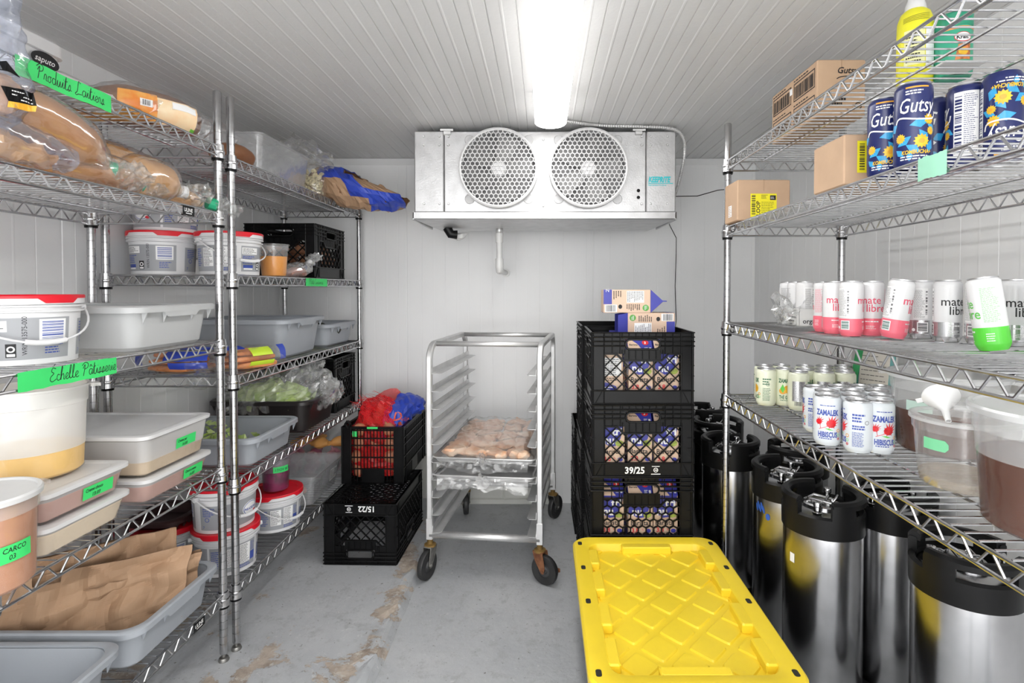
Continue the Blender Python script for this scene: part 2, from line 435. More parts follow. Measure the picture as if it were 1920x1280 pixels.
b = MB(); b.box(WL - .05, WF, -.05, WR + .05, WB + .05, 0)
struct(b.build('floor', floor_mat('grey_floor_paint', .68, .70, None)), 'grey painted concrete floor')
b = MB(); n = 90; R = random.Random(3); L = []
for i in range(n + 1):
    y = WF + (WB - .001 - WF) * i / n; j = R.uniform(-.006, .006)
    L.append([(WL, y, SLAB), (-.64 + j, y, SLAB), (-.60 + j, y, SLAB + R.uniform(-.002, .006)), (-.580 + j, y, SLAB + R.uniform(-.004, .005)), (-.566 + j * .6, y, SLAB - .010), (-.555 + j * .4, y, SLAB - .026), (-.548 + j * .3, y, .001)])
b.loft(L, closed=False)
struct(b.build('floor_slab', floor_mat('peeling_grey_paint', .60, .618, -.62)), 'raised grey painted slab with peeling paint on the left')

# ------------------------------------------------------------------ strip lights
LAMP = mat('lit_diffuser', (1.0, .985, .96), .4, var=0, emit=LAMP_E)
def strip_light(label, y0):
    t = thing('ceiling_light', label, 'ceiling light', (.033, y0, CEIL))
    b = MB(); L = 1.25
    b.loft([rrect(-.064, .003, .064, L - .003, .06, 8, z) for z in (-.002, -.050)], 0, True, True)
    b.build('housing', WHITEP, t)
    b = MB(); rs = []
    for z, w in ((-.0505, .0665), (-.054, .0675), (-.059, .064), (-.064, .054), (-.0675, .036), (-.069, .018)):
        e = .066 - w; rs.append(rrect(-w, e, w, L - e, min(w * .96, .062), 10, z))
    b.loft(rs, 0, True, True, True)
    b.build('diffuser', LAMP, t)
    for y in (.25, .95):
        b = MB(); b.box(-.069, y, -.056, -.064, y + .03, -.030); b.box(.064, y, -.056, .069, y + .03, -.030); b.build('clip', WHITEP, t)
    return t
strip_light('long white lit strip light on the ribbed ceiling in front of the fan unit', 1.185)
strip_light('unseen fill strip light added on the ceiling behind the viewer', -.75)  # fill lamp added behind the camera, out of view

# ------------------------------------------------------------------ evaporator cooler
t = thing('evaporator_cooler', 'silver two-fan refrigeration unit hung from ceiling at the back wall', 'cooling unit', (.01, 2.6, 1.60))
X0, X1 = -.615, .615
b = MB(); b.bbox(-.475, .0, .045, .475, .42, .425, .004); b.build('housing', GALV, t)
for sg in (-1, 1):
    b = MB(); a, c = sorted((sg * .477, sg * X1)); b.bbox(a, -.003, .045, c, .42, .425, .004); b.build('end_panel', GALV, t)
b = MB()
b.bbox(-.625, -.012, .012, .62, .0, .047, .003); b.bbox(-.625, -.012, .008, -.615, .43, .047, .002); b.bbox(.61, -.012, .008, .62, .43, .047, .002)
b.add([(-.62, -.008, .012), (.615, -.008, .012), (.56, .42, .0), (-.56, .42, .0)], [(0, 3, 2, 1)])
b.add([(-.62, -.008, .02), (.615, -.008, .02), (.56, .42, .01), (-.56, .42, .01)], [(0, 1, 2, 3)])
b.build('drip_pan', GALV, t)
fanm = mat('fan_shade_grey', (.20, .20, .205), .5, var=.1); guardm = mat('fan_guard_grey', (.66, .66, .665), .45, var=.04)
for x in (-.217, .202):
    b = MB()
    b.lathe([(.181, 0), (.185, .004), (.185, .048), (.178, .052), (.172, .048), (.172, .006)], 64)
    p = .0216; r3 = p / sqrt(3); H = []
    seen = set()
    for i in range(-12, 13):
        for j in range(-12, 13):
            hx = p * (i + j / 2); hy = p * sqrt(3) / 2 * j
            if math.hypot(hx, hy) > .178: continue
            for k in range(6):
                a0, a1 = pi / 6 + k * pi / 3, pi / 6 + (k + 1) * pi / 3
                q0 = (hx + r3 * cos(a0), hy + r3 * sin(a0)); q1 = (hx + r3 * cos(a1), hy + r3 * sin(a1))
                key = (round((q0[0] + q1[0]) * 2e3), round((q0[1] + q1[1]) * 2e3))
                if key in seen or min(math.hypot(*q0), math.hypot(*q1)) > .172: continue
                seen.add(key); b.bar((*q0, .044), (*q1, .044), .0042, .005)
    for k in range(4):
        a = pi / 4 + k * pi / 2; c, q = cos(a), sin(a)
        b.lathe([(0, .006), (.02, .006), (.024, .003), (.024, 0)], 12, c=(c * .195, q * .195))
    g = b.build('fan_guard', guardm, t); g.location = (x, .0, .245); g.rotation_euler = (pi / 2, 0, 0)
    b = MB(); b.lathe([(0, .002), (.172, .002)], 48); o = b.build('fan_opening_shade', fanm, g)  # grey disc on the solid housing paints the dark depth behind the fan
    b = MB(); b.lathe([(0, .036), (.03, .035), (.038, .026), (.038, .004)], 24); b.build('hub', guardm, g)
    b = MB()
    for k in range(5):
        a = k * 2 * pi / 5
        b.loft([[(r * cos(a + s * (.34 if r > .08 else .5)), r * sin(a + s * (.34 if r > .08 else .5)), .018 + s * .010) for s in (-1, -.3, .4, 1)] for r in (.036, .08, .12, .16)], closed=False, smooth=True)
    b.build('fan_blade', mat('blade_aluminium', (.26, .26, .26), .5, .3), g)
b = MB()
for x in (-.57, -.497, -.455, .455, .497, .575):
    for z in (.085, .36, .40): b.lathe([(0, .004), (.004, .004), (.006, 0)], 8, c=(x, z))
for x, z in ((-.008, .385), (-.008, .075)): b.lathe([(0, .004), (.004, .004), (.006, 0)], 8, c=(x, z))
o = b.build('screw', ALU, t); o.rotation_euler = (pi / 2, 0, 0); o.location = (0, -.003, 0)
b = MB()
for z in (.115, .147): b.lathe([(0, .002), (.008, .002), (.008, 0)], 14, c=(.44, z))
o = b.build('plug', BLACKP, t); o.rotation_euler = (pi / 2, 0, 0)
for x in (-.46, .44):
    b = MB(); b.bbox(x - .018, -.012, .405, x + .018, .02, .43, .003); b.tube([(x - .03, -.014, .428), (x + .03, -.014, .428)], .006, 8); b.build('hanger_bracket', ALU, t)
d = D2(); TEAL, PALE, RD = 0, 1, 2
d.rect(.002, .0135, .118, .017, TEAL, 2)
d.text('KEEPRITE', .002, .021, .036, TEAL, 2, shear=.25, bold=.045, sx=.68)
d.text('Refrigeration Products', .002, .004, .0088, TEAL, 2, sx=1.05, bold=.03)
b = MB(); d.emit(b, plane_map((.484, -.0035, .165), (1, 0, 0), (0, 0, 1)))
b.build('maker_label', [mat('teal_ink', (.02, .50, .55), .4, var=.03), mat('pale_label', (.80, .84, .85), .35, var=.02), mat('red_line', (.7, .12, .12), .5)], t)

# drain, conduit, wires
t = thing('drain_pipe', 'white plastic drain pipe under the fan unit elbowing into the back wall', 'pipe', (-.232, 2.93, 1.60))
pvc = mat('white_pipe', (.80, .80, .79), .35, var=.03)
b = MB(); b.tube([(0, 0, .015), (0, 0, -.025)], .019, 16); b.build('metal_fitting', ALU, t)
b = MB(); b.tube([(0, 0, -.02), (0, 0, -.07)], .0205, 16); b.tube([(0, 0, -.06), (0, 0, -.17)], .0155, 16); b.tube([(0, 0, -.155), (0, 0, -.195), (0, .01, -.212), (0, .03, -.218)], .0215, 16)
b.tube([(0, .02, -.218), (.012, .338, -.222)], .0155, 16); b.build('pipe', pvc, t)
b = MB(); b.tube([(.011, .315, -.222), (.012, .338, -.222)], .024, 16); b.build('wall_flange', pvc, t)
t = thing('drain_stub', 'black drain stub with white foam below the fan unit, left side', 'pipe stub', (-.485, 2.9, 1.60))
b = MB(); b.tube([(-.02, 0, .006), (.0, 0, -.028), (.03, .01, -.03)], .024, 12); b.build('stub', BLACKR, t)
b = MB(); blob([(.0, .03, -.03), (.04, .05, -.036), (.075, .06, -.02)], [(.02, .012), (.03, .02), (.01, .008)], 12, amp=.008, sc=50, mb=b); b.build('foam', pvc, t)
b = MB(); pts = []
K = [(.045, 2.43, 2.035), (.12, 2.50, 2.040), (.28, 2.565, 2.041), (.45, 2.575, 2.040), (.60, 2.575, 2.030), (.655, 2.585, 1.995), (.672, 2.62, 1.93), (.675, 2.72, 1.83), (.668, 2.82, 1.74), (.66, 2.86, 1.68)]
for i in range(len(K) - 1):
    a, q, c, e = (Vector(K[max(0, i - 1)]), Vector(K[i]), Vector(K[i + 1]), Vector(K[min(len(K) - 1, i + 2)]))
    for j in range(30):
        s = j / 30; pts.append(.5 * (2 * q + (c - a) * s + (2 * a - 5 * q + 4 * c - e) * s * s + (3 * q - a - 3 * c + e) * s ** 3))
b.tube(pts, [.0082 if i % 2 else .0062 for i in range(len(pts))], 10)
tag(b.build('flexible_conduit', mat('conduit_metal', (.66, .66, .66), .4, .6)), 'flexible metal conduit running from the strip light over the fan unit', 'conduit')
b = MB(); b.tube([(.662, 2.87, 1.70), (.70, 3.05, 1.64), (.775, 3.20, 1.58), (.79, 3.262, 1.50), (.785, 3.262, 1.30), (.792, 3.262, 1.10), (.78, 3.262, .98), (.80, 3.262, .80), (.80, 3.262, .4)], .0022, 6)
tag(b.build('cable', BLACKR), 'thin black cable hanging down the back wall right of the fan unit', 'cable')
b = MB(); b.tube([(.668, 2.84, 1.76), (.80, 2.86, 1.765), (.95, 3.0, 1.82), (1.15, 3.262, 1.88), (1.26, 3.262, 1.88)], .0024, 6)
tag(b.build('cable', BLACKR), 'thin black cable running from the conduit to the right-hand wall', 'cable')
# ------------------------------------------------------------------ wire racks
PH = 1.90
def post_parts(root, x, y, z0):
    b = MB(); pr = [(0, .025), (.011, .025), (.0127, .029)]; z = .06
    while z < PH - .12:
        pr += [(.0127, z), (.0115, z + .0006), (.0115, z + .0022), (.0127, z + .0028)]; z += .0254
    pr += [(.0127, PH - .004), (.010, PH), (0, PH)]
    b.lathe(pr, 14); p = b.build('post', CHROME_POST, root); p.location = (x, y, 0)
    b = MB(); b.lathe([(0, 0), (.016, 0), (.017, .004), (.014, .012), (.006, .014), (.006, .03)], 14); b.build('levelling_foot', mat('foot_steel', (.4, .39, .37), .45, 1, var=.2), p)
    return p
def wire_shelf(root, D, L, z, base, sp=.030):
    """shelf between posts at (0|D, 0|L), deck top at z (world)"""
    s = MB(); x0, x1, y0, y1 = -.006, D + .006, -.006, L + .006; zt = z - base
    # deck wires run across the depth, three carriers below them
    n = int((L - .03) / sp); r = .0020
    for i in range(n + 1):
        y = .015 + (L - .03) * i / n
        s.tube([(x0 + .004, y, zt - r), (x1 - .004, y, zt - r)], r, 5)
    for k in (.3, .7): s.tube([(x0 + D * k, y0 + .02, zt - .0075), (x0 + D * k, y1 - .02, zt - .0075)], .0032, 6)
    sh = s.build('wire_shelf', CHROME, root)
    for a, q, nrm in (((x0, .012), (x0, L - .012), 0), ((x1, .012), (x1, L - .012), 0), ((.012, y0), (D - .012, y0), 1), ((.012, y1), (D - .012, y1), 1)):
        t = MB(); A = Vector((*a, zt - .004)); B = Vector((*q, zt - .004)); dv = Vector((0, 0, -.033)); l = (B - A).length
        t.tube([A, B], .0034, 8); t.tube([A + dv, B + dv], .0034, 8)
        m = max(3, round(l / .062)); pts = []
        for i in range(m):
            for f, h in ((.08, -.030), (.42, -.004), (.58, -.004), (.92, -.030)):
                pts.append(A + (B - A) * ((i + f) / m) + Vector((0, 0, h + .0005)))
        t.tube(pts, .0024, 6)
        t.build('edge_truss', CHROME, sh)
    for x in (0, D):
        for y in (0, L):
            c = MB(); c.lathe([(.0145, .002), (.0175, .002), (.0205, -.044), (.0165, -.044)], 18, c=(x, y)); c.lathe([(.0205, -.018), (.0215, -.02), (.0212, -.026), (.0203, -.028)], 18, c=(x, y))
            c.M = Matrix.Translation((0, 0, 0)); o = c.build('corner_collar', CHROME_POST, sh); o.location = (0, 0, zt)
            c = MB(); c.lathe([(.0155, -.044), (.0185, -.044), (.018, -.052), (.0155, -.052)], 16, c=(x, y)); o = c.build('clip_sleeve', BLACKP, sh); o.location = (0, 0, zt)
    return sh
def rack(name, label, x0, x1, y0, y1, base, levels):
    t = thing('wire_rack', label, 'shelving unit', (x0, y0, base)); D, L = x1 - x0, y1 - y0
    for x in (0, D):
        for y in (0, L): post_parts(t, x, y, base)
    return t, [wire_shelf(t, D, L, z, base) for z in levels]

AX0, AX1, AY0, AY1 = -1.495, -1.073, .635, 1.822
ALV = (1.758, 1.538, 1.115, .69, .268)
rackA, shA = rack('a', 'near left chrome wire rack with bread on top and food boxes below', AX0, AX1, AY0, AY1, SLAB, ALV)
BX0, BX1, BY0, BY1 = -1.495, -1.063, 1.880, 3.18
BLV = (1.735, 1.335, .988, .630, .262)
rackB, shB = rack('b', 'far left chrome wire rack standing against the back corner', BX0, BX1, BY0, BY1, SLAB, BLV)
CX0, CX1, CY0, CY1 = .690, 1.118, .60, 2.06
CLV = (1.763, 1.520, 1.160, .889)
rackC, shC = rack('c', 'right-hand chrome wire rack full of cans above the kegs', CX0, CX1, CY0, CY1, 0.0, CLV)

def shelf_tape(sh, x, y0, y1, zt, h, draw, label, mats, side=1, tilt=0):
    """tape stuck along the front truss of a shelf; side=1: seen from +x (left racks)"""
    d = D2(); L = abs(y1 - y0); R = random.Random(int(L * 1000))
    N = 14; top = [(L * i / N, h + R.uniform(-.0012, .0012)) for i in range(N + 1)]; bot = [(L * i / N, R.uniform(-.0012, .0012)) for i in range(N, -1, -1)]
    v = [(a, z) for a, z in top] + list(reversed(bot)); f = [(i, N + 1 + i, N + 2 + i, i + 1) for i in range(N)]
    d.raw(v, f, 0, 1)
    draw(d)
    b = MB()
    if side == 1: fn = lambda s, z, hh: (x + .0012 * sin(s * 40) + hh + (h - z) * tilt, y0 + s, zt + z)
    else: fn = lambda s, z, hh: (x - .0012 * sin(s * 40) - hh - (h - z) * tilt, y1 - s, zt + z)
    d.emit(b, fn, .02)
    o = b.build('tape_label', mats, sh); o['label'] = label
    return o
def to_local(r): return r.location
lx = AX1 - AX0 + .0105
# tape strips on the left racks (local coordinates of the rack)
def d1(d): script_text(d, 'Produits Laitiers', .045, .011, .031, 1, .0017, .92)
shelf_tape(shA[0], lx, 1.115 - AY0, 1.362 - AY0, 1.758 - SLAB - .041, .041, d1, 'green tape with handwritten Produits Laitiers', [GREENTAPE, INK])
def d3(d): script_text(d, 'Echelle P^tisserie', .072, .010, .030, 1, .0017, .94)
shelf_tape(shA[2], lx, 1.107 - AY0, 1.366 - AY0, 1.115 - SLAB - .041, .041, d3, 'green tape with handwritten Echelle Patisserie', [GREENTAPE, INK])
def d2(d): script_text(d, 'Plats Cuisines', .03, .010, .024, 1, .0013, 1.25)
shelf_tape(shB[1], BX1 - BX0 + .0105, 2.44 - BY0, 2.68 - BY0, 1.335 - SLAB - .039, .036, d2, 'green tape with handwriting', [GREENTAPE, INK])
def dn(d): pass
shelf_tape(shC[1], -.0105, .928 - CY0, 1.0 - CY0, 1.520 - .041, .040, dn, 'blank mint green tape', [MINTTAPE, INK], side=-1)
# small black name plates on the shelf edges
def plate(sh, x, y, z, rz, s=1.0, txt='ULINE'):
    d = D2(); d.rect(0, 0, .055 * s, .028 * s, 0, 1); d.text(txt, .006 * s, .011 * s, .0155 * s, 1, 2, bold=.02, sx=.95); d.rect(.014 * s, .005 * s, .042 * s, .0075 * s, 1, 2)
    b = MB(); d.emit(b, plane_map((0, 0, 0), (0, 1, 0) if rz > 0 else (0, -1, 0), (0, 0, 1)))
    o = b.build('name_plate', [BLACKP, PAPERW], sh); o.location = (x, y, z); return o
plate(shA[1], lx, 1.625 - AY0, 1.538 - SLAB - .034, 1)
plate(shA[4], lx, 1.65 - AY0, .268 - SLAB - .034, 1)
plate(shB[1], BX1 - BX0 + .0105, 2.98 - BY0, 1.335 - SLAB - .032, 1, .8)
plate(shB[2], BX1 - BX0 + .0105, 2.98 - BY0, .988 - SLAB - .032, 1, .8)
plate(shB[3], BX1 - BX0 + .0105, 2.98 - BY0, .630 - SLAB - .032, 1, .8)
for k in (0, 1, 2): plate(shC[k], -.0105, 1.99 - CY0, CLV[k] - .032, -1, .8)
# ------------------------------------------------------------------ reusable things
# --- milk crates
def crate_panel(fr, la, w, H, style, thk=.006):
    """one side in local (s, y outward = -y, z)"""
    c = w / 2; e = .046; zt = .70 * H; hz0, hz1, hw = .765 * H, .90 * H, .066
    for a in (0, w - e): fr.box(a, 0, 0, a + e, thk, H)
    for a in (.0015, e - .0015, w - e + .0015, w - .0015): fr.tube([(a, -.002, .001), (a, -.002, H - .001)], .0027, 8)
    if style == 'veg':
        fr.box(e, 0, 0, w - e, thk, .006); fr.box(c - .055, 0, 0, c + .055, thk, .075)
        for z in (.073, .13, .19, .225, H - .02, H - .006): fr.box(0, -.003, z, w, thk, z + .005)
        fr.box(0, -.004, H - .012, w, thk + .006, H)
        s = e + .012
        while s < w - e - .006: la.box(s, .001, .004, s + .004, thk - .001, H - .012); s += .0165
        return
    bb = .056
    fr.box(e, 0, 0, w - e, thk, bb)
    for z in (.002, bb - .003): fr.box(0, -.004, z, w, 0, z + .003); fr.tube([(-.004, -.004, z + .0015), (w + .004, -.004, z + .0015)], .0026, 8)
    for a, q in ((.012, e - .006), (w - .012, w - e + .006)): fr.tube([(a, -.002, .004), (q, -.002, bb)], .002, 6)
    for z in (H - .003, H - .020, H - .037, H - .054): 
        e1 = c - hw - .004 if hz0 < z < hz1 else w
        fr.box(0, -.004, z, e1, thk, z + .003); fr.tube([(-.004, -.005, z + .0015), (e1, -.005, z + .0015)], .0026, 8)
        if hz0 < z < hz1: fr.box(c + hw + .004, -.004, z, w, thk, z + .003); fr.tube([(c + hw + .004, -.005, z + .0015), (w + .004, -.005, z + .0015)], .0026, 8)
    if style == 'hex': fr.box(e, .002, hz0 - .02, c - hw, thk, hz0 - .016); fr.box(c + hw, .002, hz0 - .02, w - e, thk, hz0 - .016)
    else:
        for a, q in ((e, c - hw), (c + hw, w - e)): fr.box(a, .001, zt, q, thk, H)
    fr.box(c - hw, .001, hz1, c + hw, thk, H); fr.box(c - hw - .005, .001, zt - .024, c + hw + .005, thk, hz0)
    for i in range(7):
        s = c - .078 + i * .026; fr.tube([(s, -.003, hz1 + .004), (s, -.003, H)], .002, 6); fr.tube([(s, -.003, zt - .02), (s, -.003, hz0 - .002)], .002, 6)
    for s in (e + .03, e + .06, w - e - .03, w - e - .06): fr.tube([(s, -.003, zt), (s, -.003, H)], .002, 6)
    for z in (.11, .15): fr.box(-.004, -.006, z, .012, 0, z + .002); fr.box(w - .02, -.006, z, w + .002, 0, z + .002)
    r = (hz1 - hz0) / 2; zc = (hz0 + hz1) / 2; P = []
    for k in range(9): a = pi / 2 + pi * k / 8; P.append((c - hw + r + r * cos(a), -.003, zc + r * sin(a)))
    for k in range(9): a = -pi / 2 + pi * k / 8; P.append((c + hw - r + r * cos(a), -.003, zc + r * sin(a)))
    fr.tube(P, .0042, 6, closed=True)
    for i in range(len(P)):   # fill the square corners round the hand hole
        pass
    B = [(e, zt), (c - hw - .032, zt), (c - hw - .006, zt - .026), (c + hw + .006, zt - .026), (c + hw + .032, zt), (w - e, zt)]
    for a, q in zip(B, B[1:]): fr.bar((a[0], -.001, a[1]), (q[0], -.001, q[1]), .005, .010, (0, 1, 0))
    def top(s):
        for a, q in zip(B, B[1:]):
            if a[0] <= s <= q[0]: return a[1] + (q[1] - a[1]) * (s - a[0]) / max(1e-6, q[0] - a[0])
        return 0
    ins = lambda s, z: e <= s <= w - e and bb - .001 <= z <= top(s)
    def seg(a, q, N=36):
        run = []
        for i in range(N + 1):
            p = (a[0] + (q[0] - a[0]) * i / N, a[1] + (q[1] - a[1]) * i / N)
            if ins(*p): run.append(p)
            if (not ins(*p) or i == N) and run:
                if len(run) > 1: la.bar((run[0][0], .003, run[0][1]), (run[-1][0], .003, run[-1][1]), .0044, .007, (0, 1, 0)); la.tube([(run[0][0], -.0005, run[0][1]), (run[-1][0], -.0005, run[-1][1])], .0023, 6, cap=False)
                run = []
    if style == 'hex':
        p = .030; r3 = p / sqrt(3); seen = set()
        for i in range(-2, int(w / p) + 3):
            for j in range(-1, 10):
                hx = p * (i + (j % 2) / 2); hy = bb - .01 + p * sqrt(3) / 2 * j
                for k in range(6):
                    q0 = (hx + r3 * cos(pi / 6 + k * pi / 3), hy + r3 * sin(pi / 6 + k * pi / 3)); q1 = (hx + r3 * cos(pi / 6 + (k + 1) * pi / 3), hy + r3 * sin(pi / 6 + (k + 1) * pi / 3))
                    key = (round((q0[0] + q1[0]) * 1e3), round((q0[1] + q1[1]) * 1e3))
                    if key not in seen: seen.add(key); seg(q0, q1, 6)
    else:
        st = .0455; k = -6
        while k * st < w + .3:
            s0 = e + k * st; seg((s0, bb), (s0 + .2, bb + .2), 60); seg((s0, bb), (s0 - .2, bb + .2), 60); k += 1
def crate(label, loc, rz=0, W=.385, D=.34, H=.279, style='diamond', print_=None, inverted=False, group=None):
    t = thing('milk_crate' if style != 'veg' else 'produce_crate', label, 'crate', loc, rz, group)
    fr = MB(); Ms = [(Matrix.Translation((-W / 2, -D / 2, 0)), W), (Matrix.Translation((W / 2, -D / 2, 0)) @ Matrix.Rotation(pi / 2, 4, 'Z'), D),
        (Matrix.Translation((W / 2, D / 2, 0)) @ Matrix.Rotation(pi, 4, 'Z'), W), (Matrix.Translation((-W / 2, D / 2, 0)) @ Matrix.Rotation(-pi / 2, 4, 'Z'), D)]
    las = []
    F = Matrix.Translation((0, 0, H)) @ Matrix.Rotation(pi, 4, 'Y') if inverted else Matrix.Identity(4)
    for M, w in Ms:
        la = MB(); fr.M = F @ M; la.M = F @ M; crate_panel(fr, la, w, H, style); las.append(la)
    fr.build('frame', BLACKP, t)
    for la in las: la.build('lattice_panel', BLACKP, t)
    bs = MB(); bs.M = F; x, y = W / 2 - .004, D / 2 - .004
    for a, q in (((-x, -y), (x, -y)), ((x, -y), (x, y)), ((x, y), (-x, y)), ((-x, y), (-x, -y)), ((-x, -y + .03), (x, -y + .03)), ((-x, y - .03), (x, y - .03)), ((-x + .03, -y), (-x + .03, y)), ((x - .03, -y), (x - .03, y))):
        bs.bar((*a, .003), (*q, .003), .008, .006)
    for a in range(int(W / .022) - 1):
        for sgn in (-1, 1): bs.box(-x + .02 + a * .022, sgn * y - .03 * (sgn > 0), .0005, -x + .023 + a * .022, sgn * y + .03 * (sgn < 0), .005)
    for a in range(int(D / .022) - 1):
        for sgn in (-1, 1): bs.box(sgn * x - .03 * (sgn > 0), -y + .02 + a * .022, .0005, sgn * x + .03 * (sgn < 0), -y + .023 + a * .022, .005)
    X, Y = x - .03, y - .03; st = .036; k = -30
    while k < 30:
        for sg in (1, -1):
            pts = []
            for i in range(81):
                px = -X + 2 * X * i / 80; py = sg * (px * .8) + k * st
                if -Y <= py <= Y: pts.append((px, py, .003))
            if len(pts) > 1: bs.bar(pts[0], pts[-1], .0035, .006)
        k += 1
    bs.build('base_grid', BLACKP, t)
    if print_:
        d = D2(); d.text(print_, 0, 0, .036, 0, 1, bold=.025, sx=.95)
        xx = .105; d.ring(xx + .015, .013, .009, .0025, 0, 1); d.rect(xx, .026, xx + .03, .0285, 0, 1); d.rect(xx - .003, -.004, xx + .033, -.001, 0, 1); d.rect(xx + .011, .011, xx + .02, .0145, 0, 1)
        p = MB(); p.M = F @ Matrix.Translation((-.07, -D / 2, 0)); d.emit(p, plane_map((0, -.0008, .014), (1, 0, 0), (0, 0, 1)))
        p.build('number_print', PAPERW, t)
    return t

# --- grey bus tubs
def tub(label, loc, rz=0, W=.44, D=.38, H=.12, m=None, group=None, name='storage_tub', soft=.05):
    """open tub; W along x, D along y; loc = centre of the base"""
    m = m or GREYTUB; t = thing(name, label, 'tub', loc, rz, group); b = MB(); hw, hd = W / 2, D / 2; tp = H * .14; L = []
    def ring(i, z, r): return rrect(-hw + i, -hd + i, hw - i, hd - i, r, 6, z)
    L = [ring(tp + .018 + .012, 0, soft * .5), ring(tp + .018, .010, soft * .7), ring(.018, H - .008, soft), ring(.020, H - .008, soft), ring(tp + .020, .014, soft * .7), ring(tp + .020 + .014, .0045, soft * .5)]
    b.loft(L, 0, True, True, True)
    for sg in (-1, 1):
        for q in (-.28, -.12, .12, .28):
            y = q * D * 1.35; b.add([(sg * (hw - .017), y - .0015, H - .05), (sg * (hw - .002), y - .0015, H - .015), (sg * (hw - .02), y - .0015, H - .015), (sg * (hw - .017), y + .0015, H - .05), (sg * (hw - .002), y + .0015, H - .015), (sg * (hw - .02), y + .0015, H - .015)],
                [(0, 1, 2), (5, 4, 3), (0, 3, 4, 1)], 0)
    b.build('basin', m, t)
    b = MB()
    L = [ring(.019, H - .006, soft), ring(.019, H - .002, soft), ring(.013, H, soft), ring(.004, H - .001, soft), ring(.0, H - .005, soft), ring(.0, H - .019, soft), ring(.003, H - .019, soft), ring(.0035, H - .006, soft), ring(.018, H - .0075, soft)]
    L.append(L[0]); b.loft(L, 0, False, False, True); b.build('rim', m, t)
    for sg in (-1, 1):
        b = MB(); y = hd * .42
        b.add([(sg * (hw - .001), -y, H - .016), (sg * (hw - .001), -y + .02, H - .033), (sg * (hw - .001), y - .02, H - .033), (sg * (hw - .001), y, H - .016),
               (sg * (hw - .006), -y, H - .016), (sg * (hw - .006), -y + .02, H - .033), (sg * (hw - .006), y - .02, H - .033), (sg * (hw - .006), y, H - .016)],
              [(0, 1, 2, 3), (7, 6, 5, 4), (1, 0, 4, 5), (2, 1, 5, 6), (3, 2, 6, 7)], 0)
        b.build('hand_grip', m, t)
    return t

# --- white pails with red lids
def pail_art():
    G, W, B, K, N = 1, 2, 3, 4, 5   # grey, white, blue, black, red
    d = D2(); z0, z1 = .012, .105
    d.rect(-.125, z0, .055, z1, G, 1); d.rect(.085, z0, .205, z1 - .006, G, 1); d.rect(-.30, z0, -.140, z1, G, 1); d.rect(.205, z0, .325, z1, G, 1)
    d.rect(-.122, .075, -.058, .099, W, 2); d.lines(-.119, .077, -.061, .097, 5, K, 3, .4, 1)
    d.lines(-.120, .040, -.072, .070, 5, B, 2, .5, 2); d.rect(-.118, .025, -.078, .036, B, 2); d.rect(-.116, .019, -.080, .024, W, 2)
    d.rect(-.062, .018, -.044, .048, K, 2); d.ring(-.053, .036, .007, .003, W, 3); d.rect(-.060, .020, -.046, .026, W, 3)
    d.text('WRIN 13575-000', -.026, .022, .0125, K, 2, rot=pi / 2, sx=.95)
    d.rect(-.006, .052, .046, .101, W, 2); d.bars(-.001, .056, .041, .098, 13, B, 3, True, 4)
    d.rect(.000, .030, .046, .047, G, 2); d.lines(.004, .022, .046, .046, 4, B, 3, .45, 5)
    d.lines(.095, .060, .14, .093, 5, B, 2, .45, 6); d.ring(.11, .05, .008, .002, B, 2); d.text('7', .093, .018, .014, B, 2)
    d.rect(-.205, .030, -.165, .100, W, 2); d.lines(-.203, .032, -.167, .098, 13, K, 3, .4, 7)
    d.rect(-.163, .030, -.142, .060, B, 2); d.lines(-.162, .064, -.143, .098, 6, B, 2, .4, 8)
    d.lines(-.205, .014, -.150, .027, 2, B, 2, .5, 18)
    d.ell(.262, .062, .036, .026, W, 2); d.ell(.262, .062, .033, .0235, B, 3); d.ell(.262, .062, .031, .0215, W, 4)
    d.text('PHILADELPHIA', .232, .056, .0125, B, 5, bold=.03, sx=.74, shear=.2)
    d.ell(.285, .046, .008, .005, N, 5)
    d.rect(-.255, .03, -.215, .095, W, 2); d.lines(-.253, .032, -.217, .093, 12, K, 3, .4, 9); d.lines(-.295, .03, -.262, .095, 9, B, 2, .45, 10)
    return d
PAIL_M = [mat('pail_white', (.76, .76, .77), .35, var=.02), mat('label_grey', (.36, .37, .39), .45, var=.03), PAPERW, BLUEINK, INK, mat('red_ink', (.7, .03, .05), .5)]
_pail = None
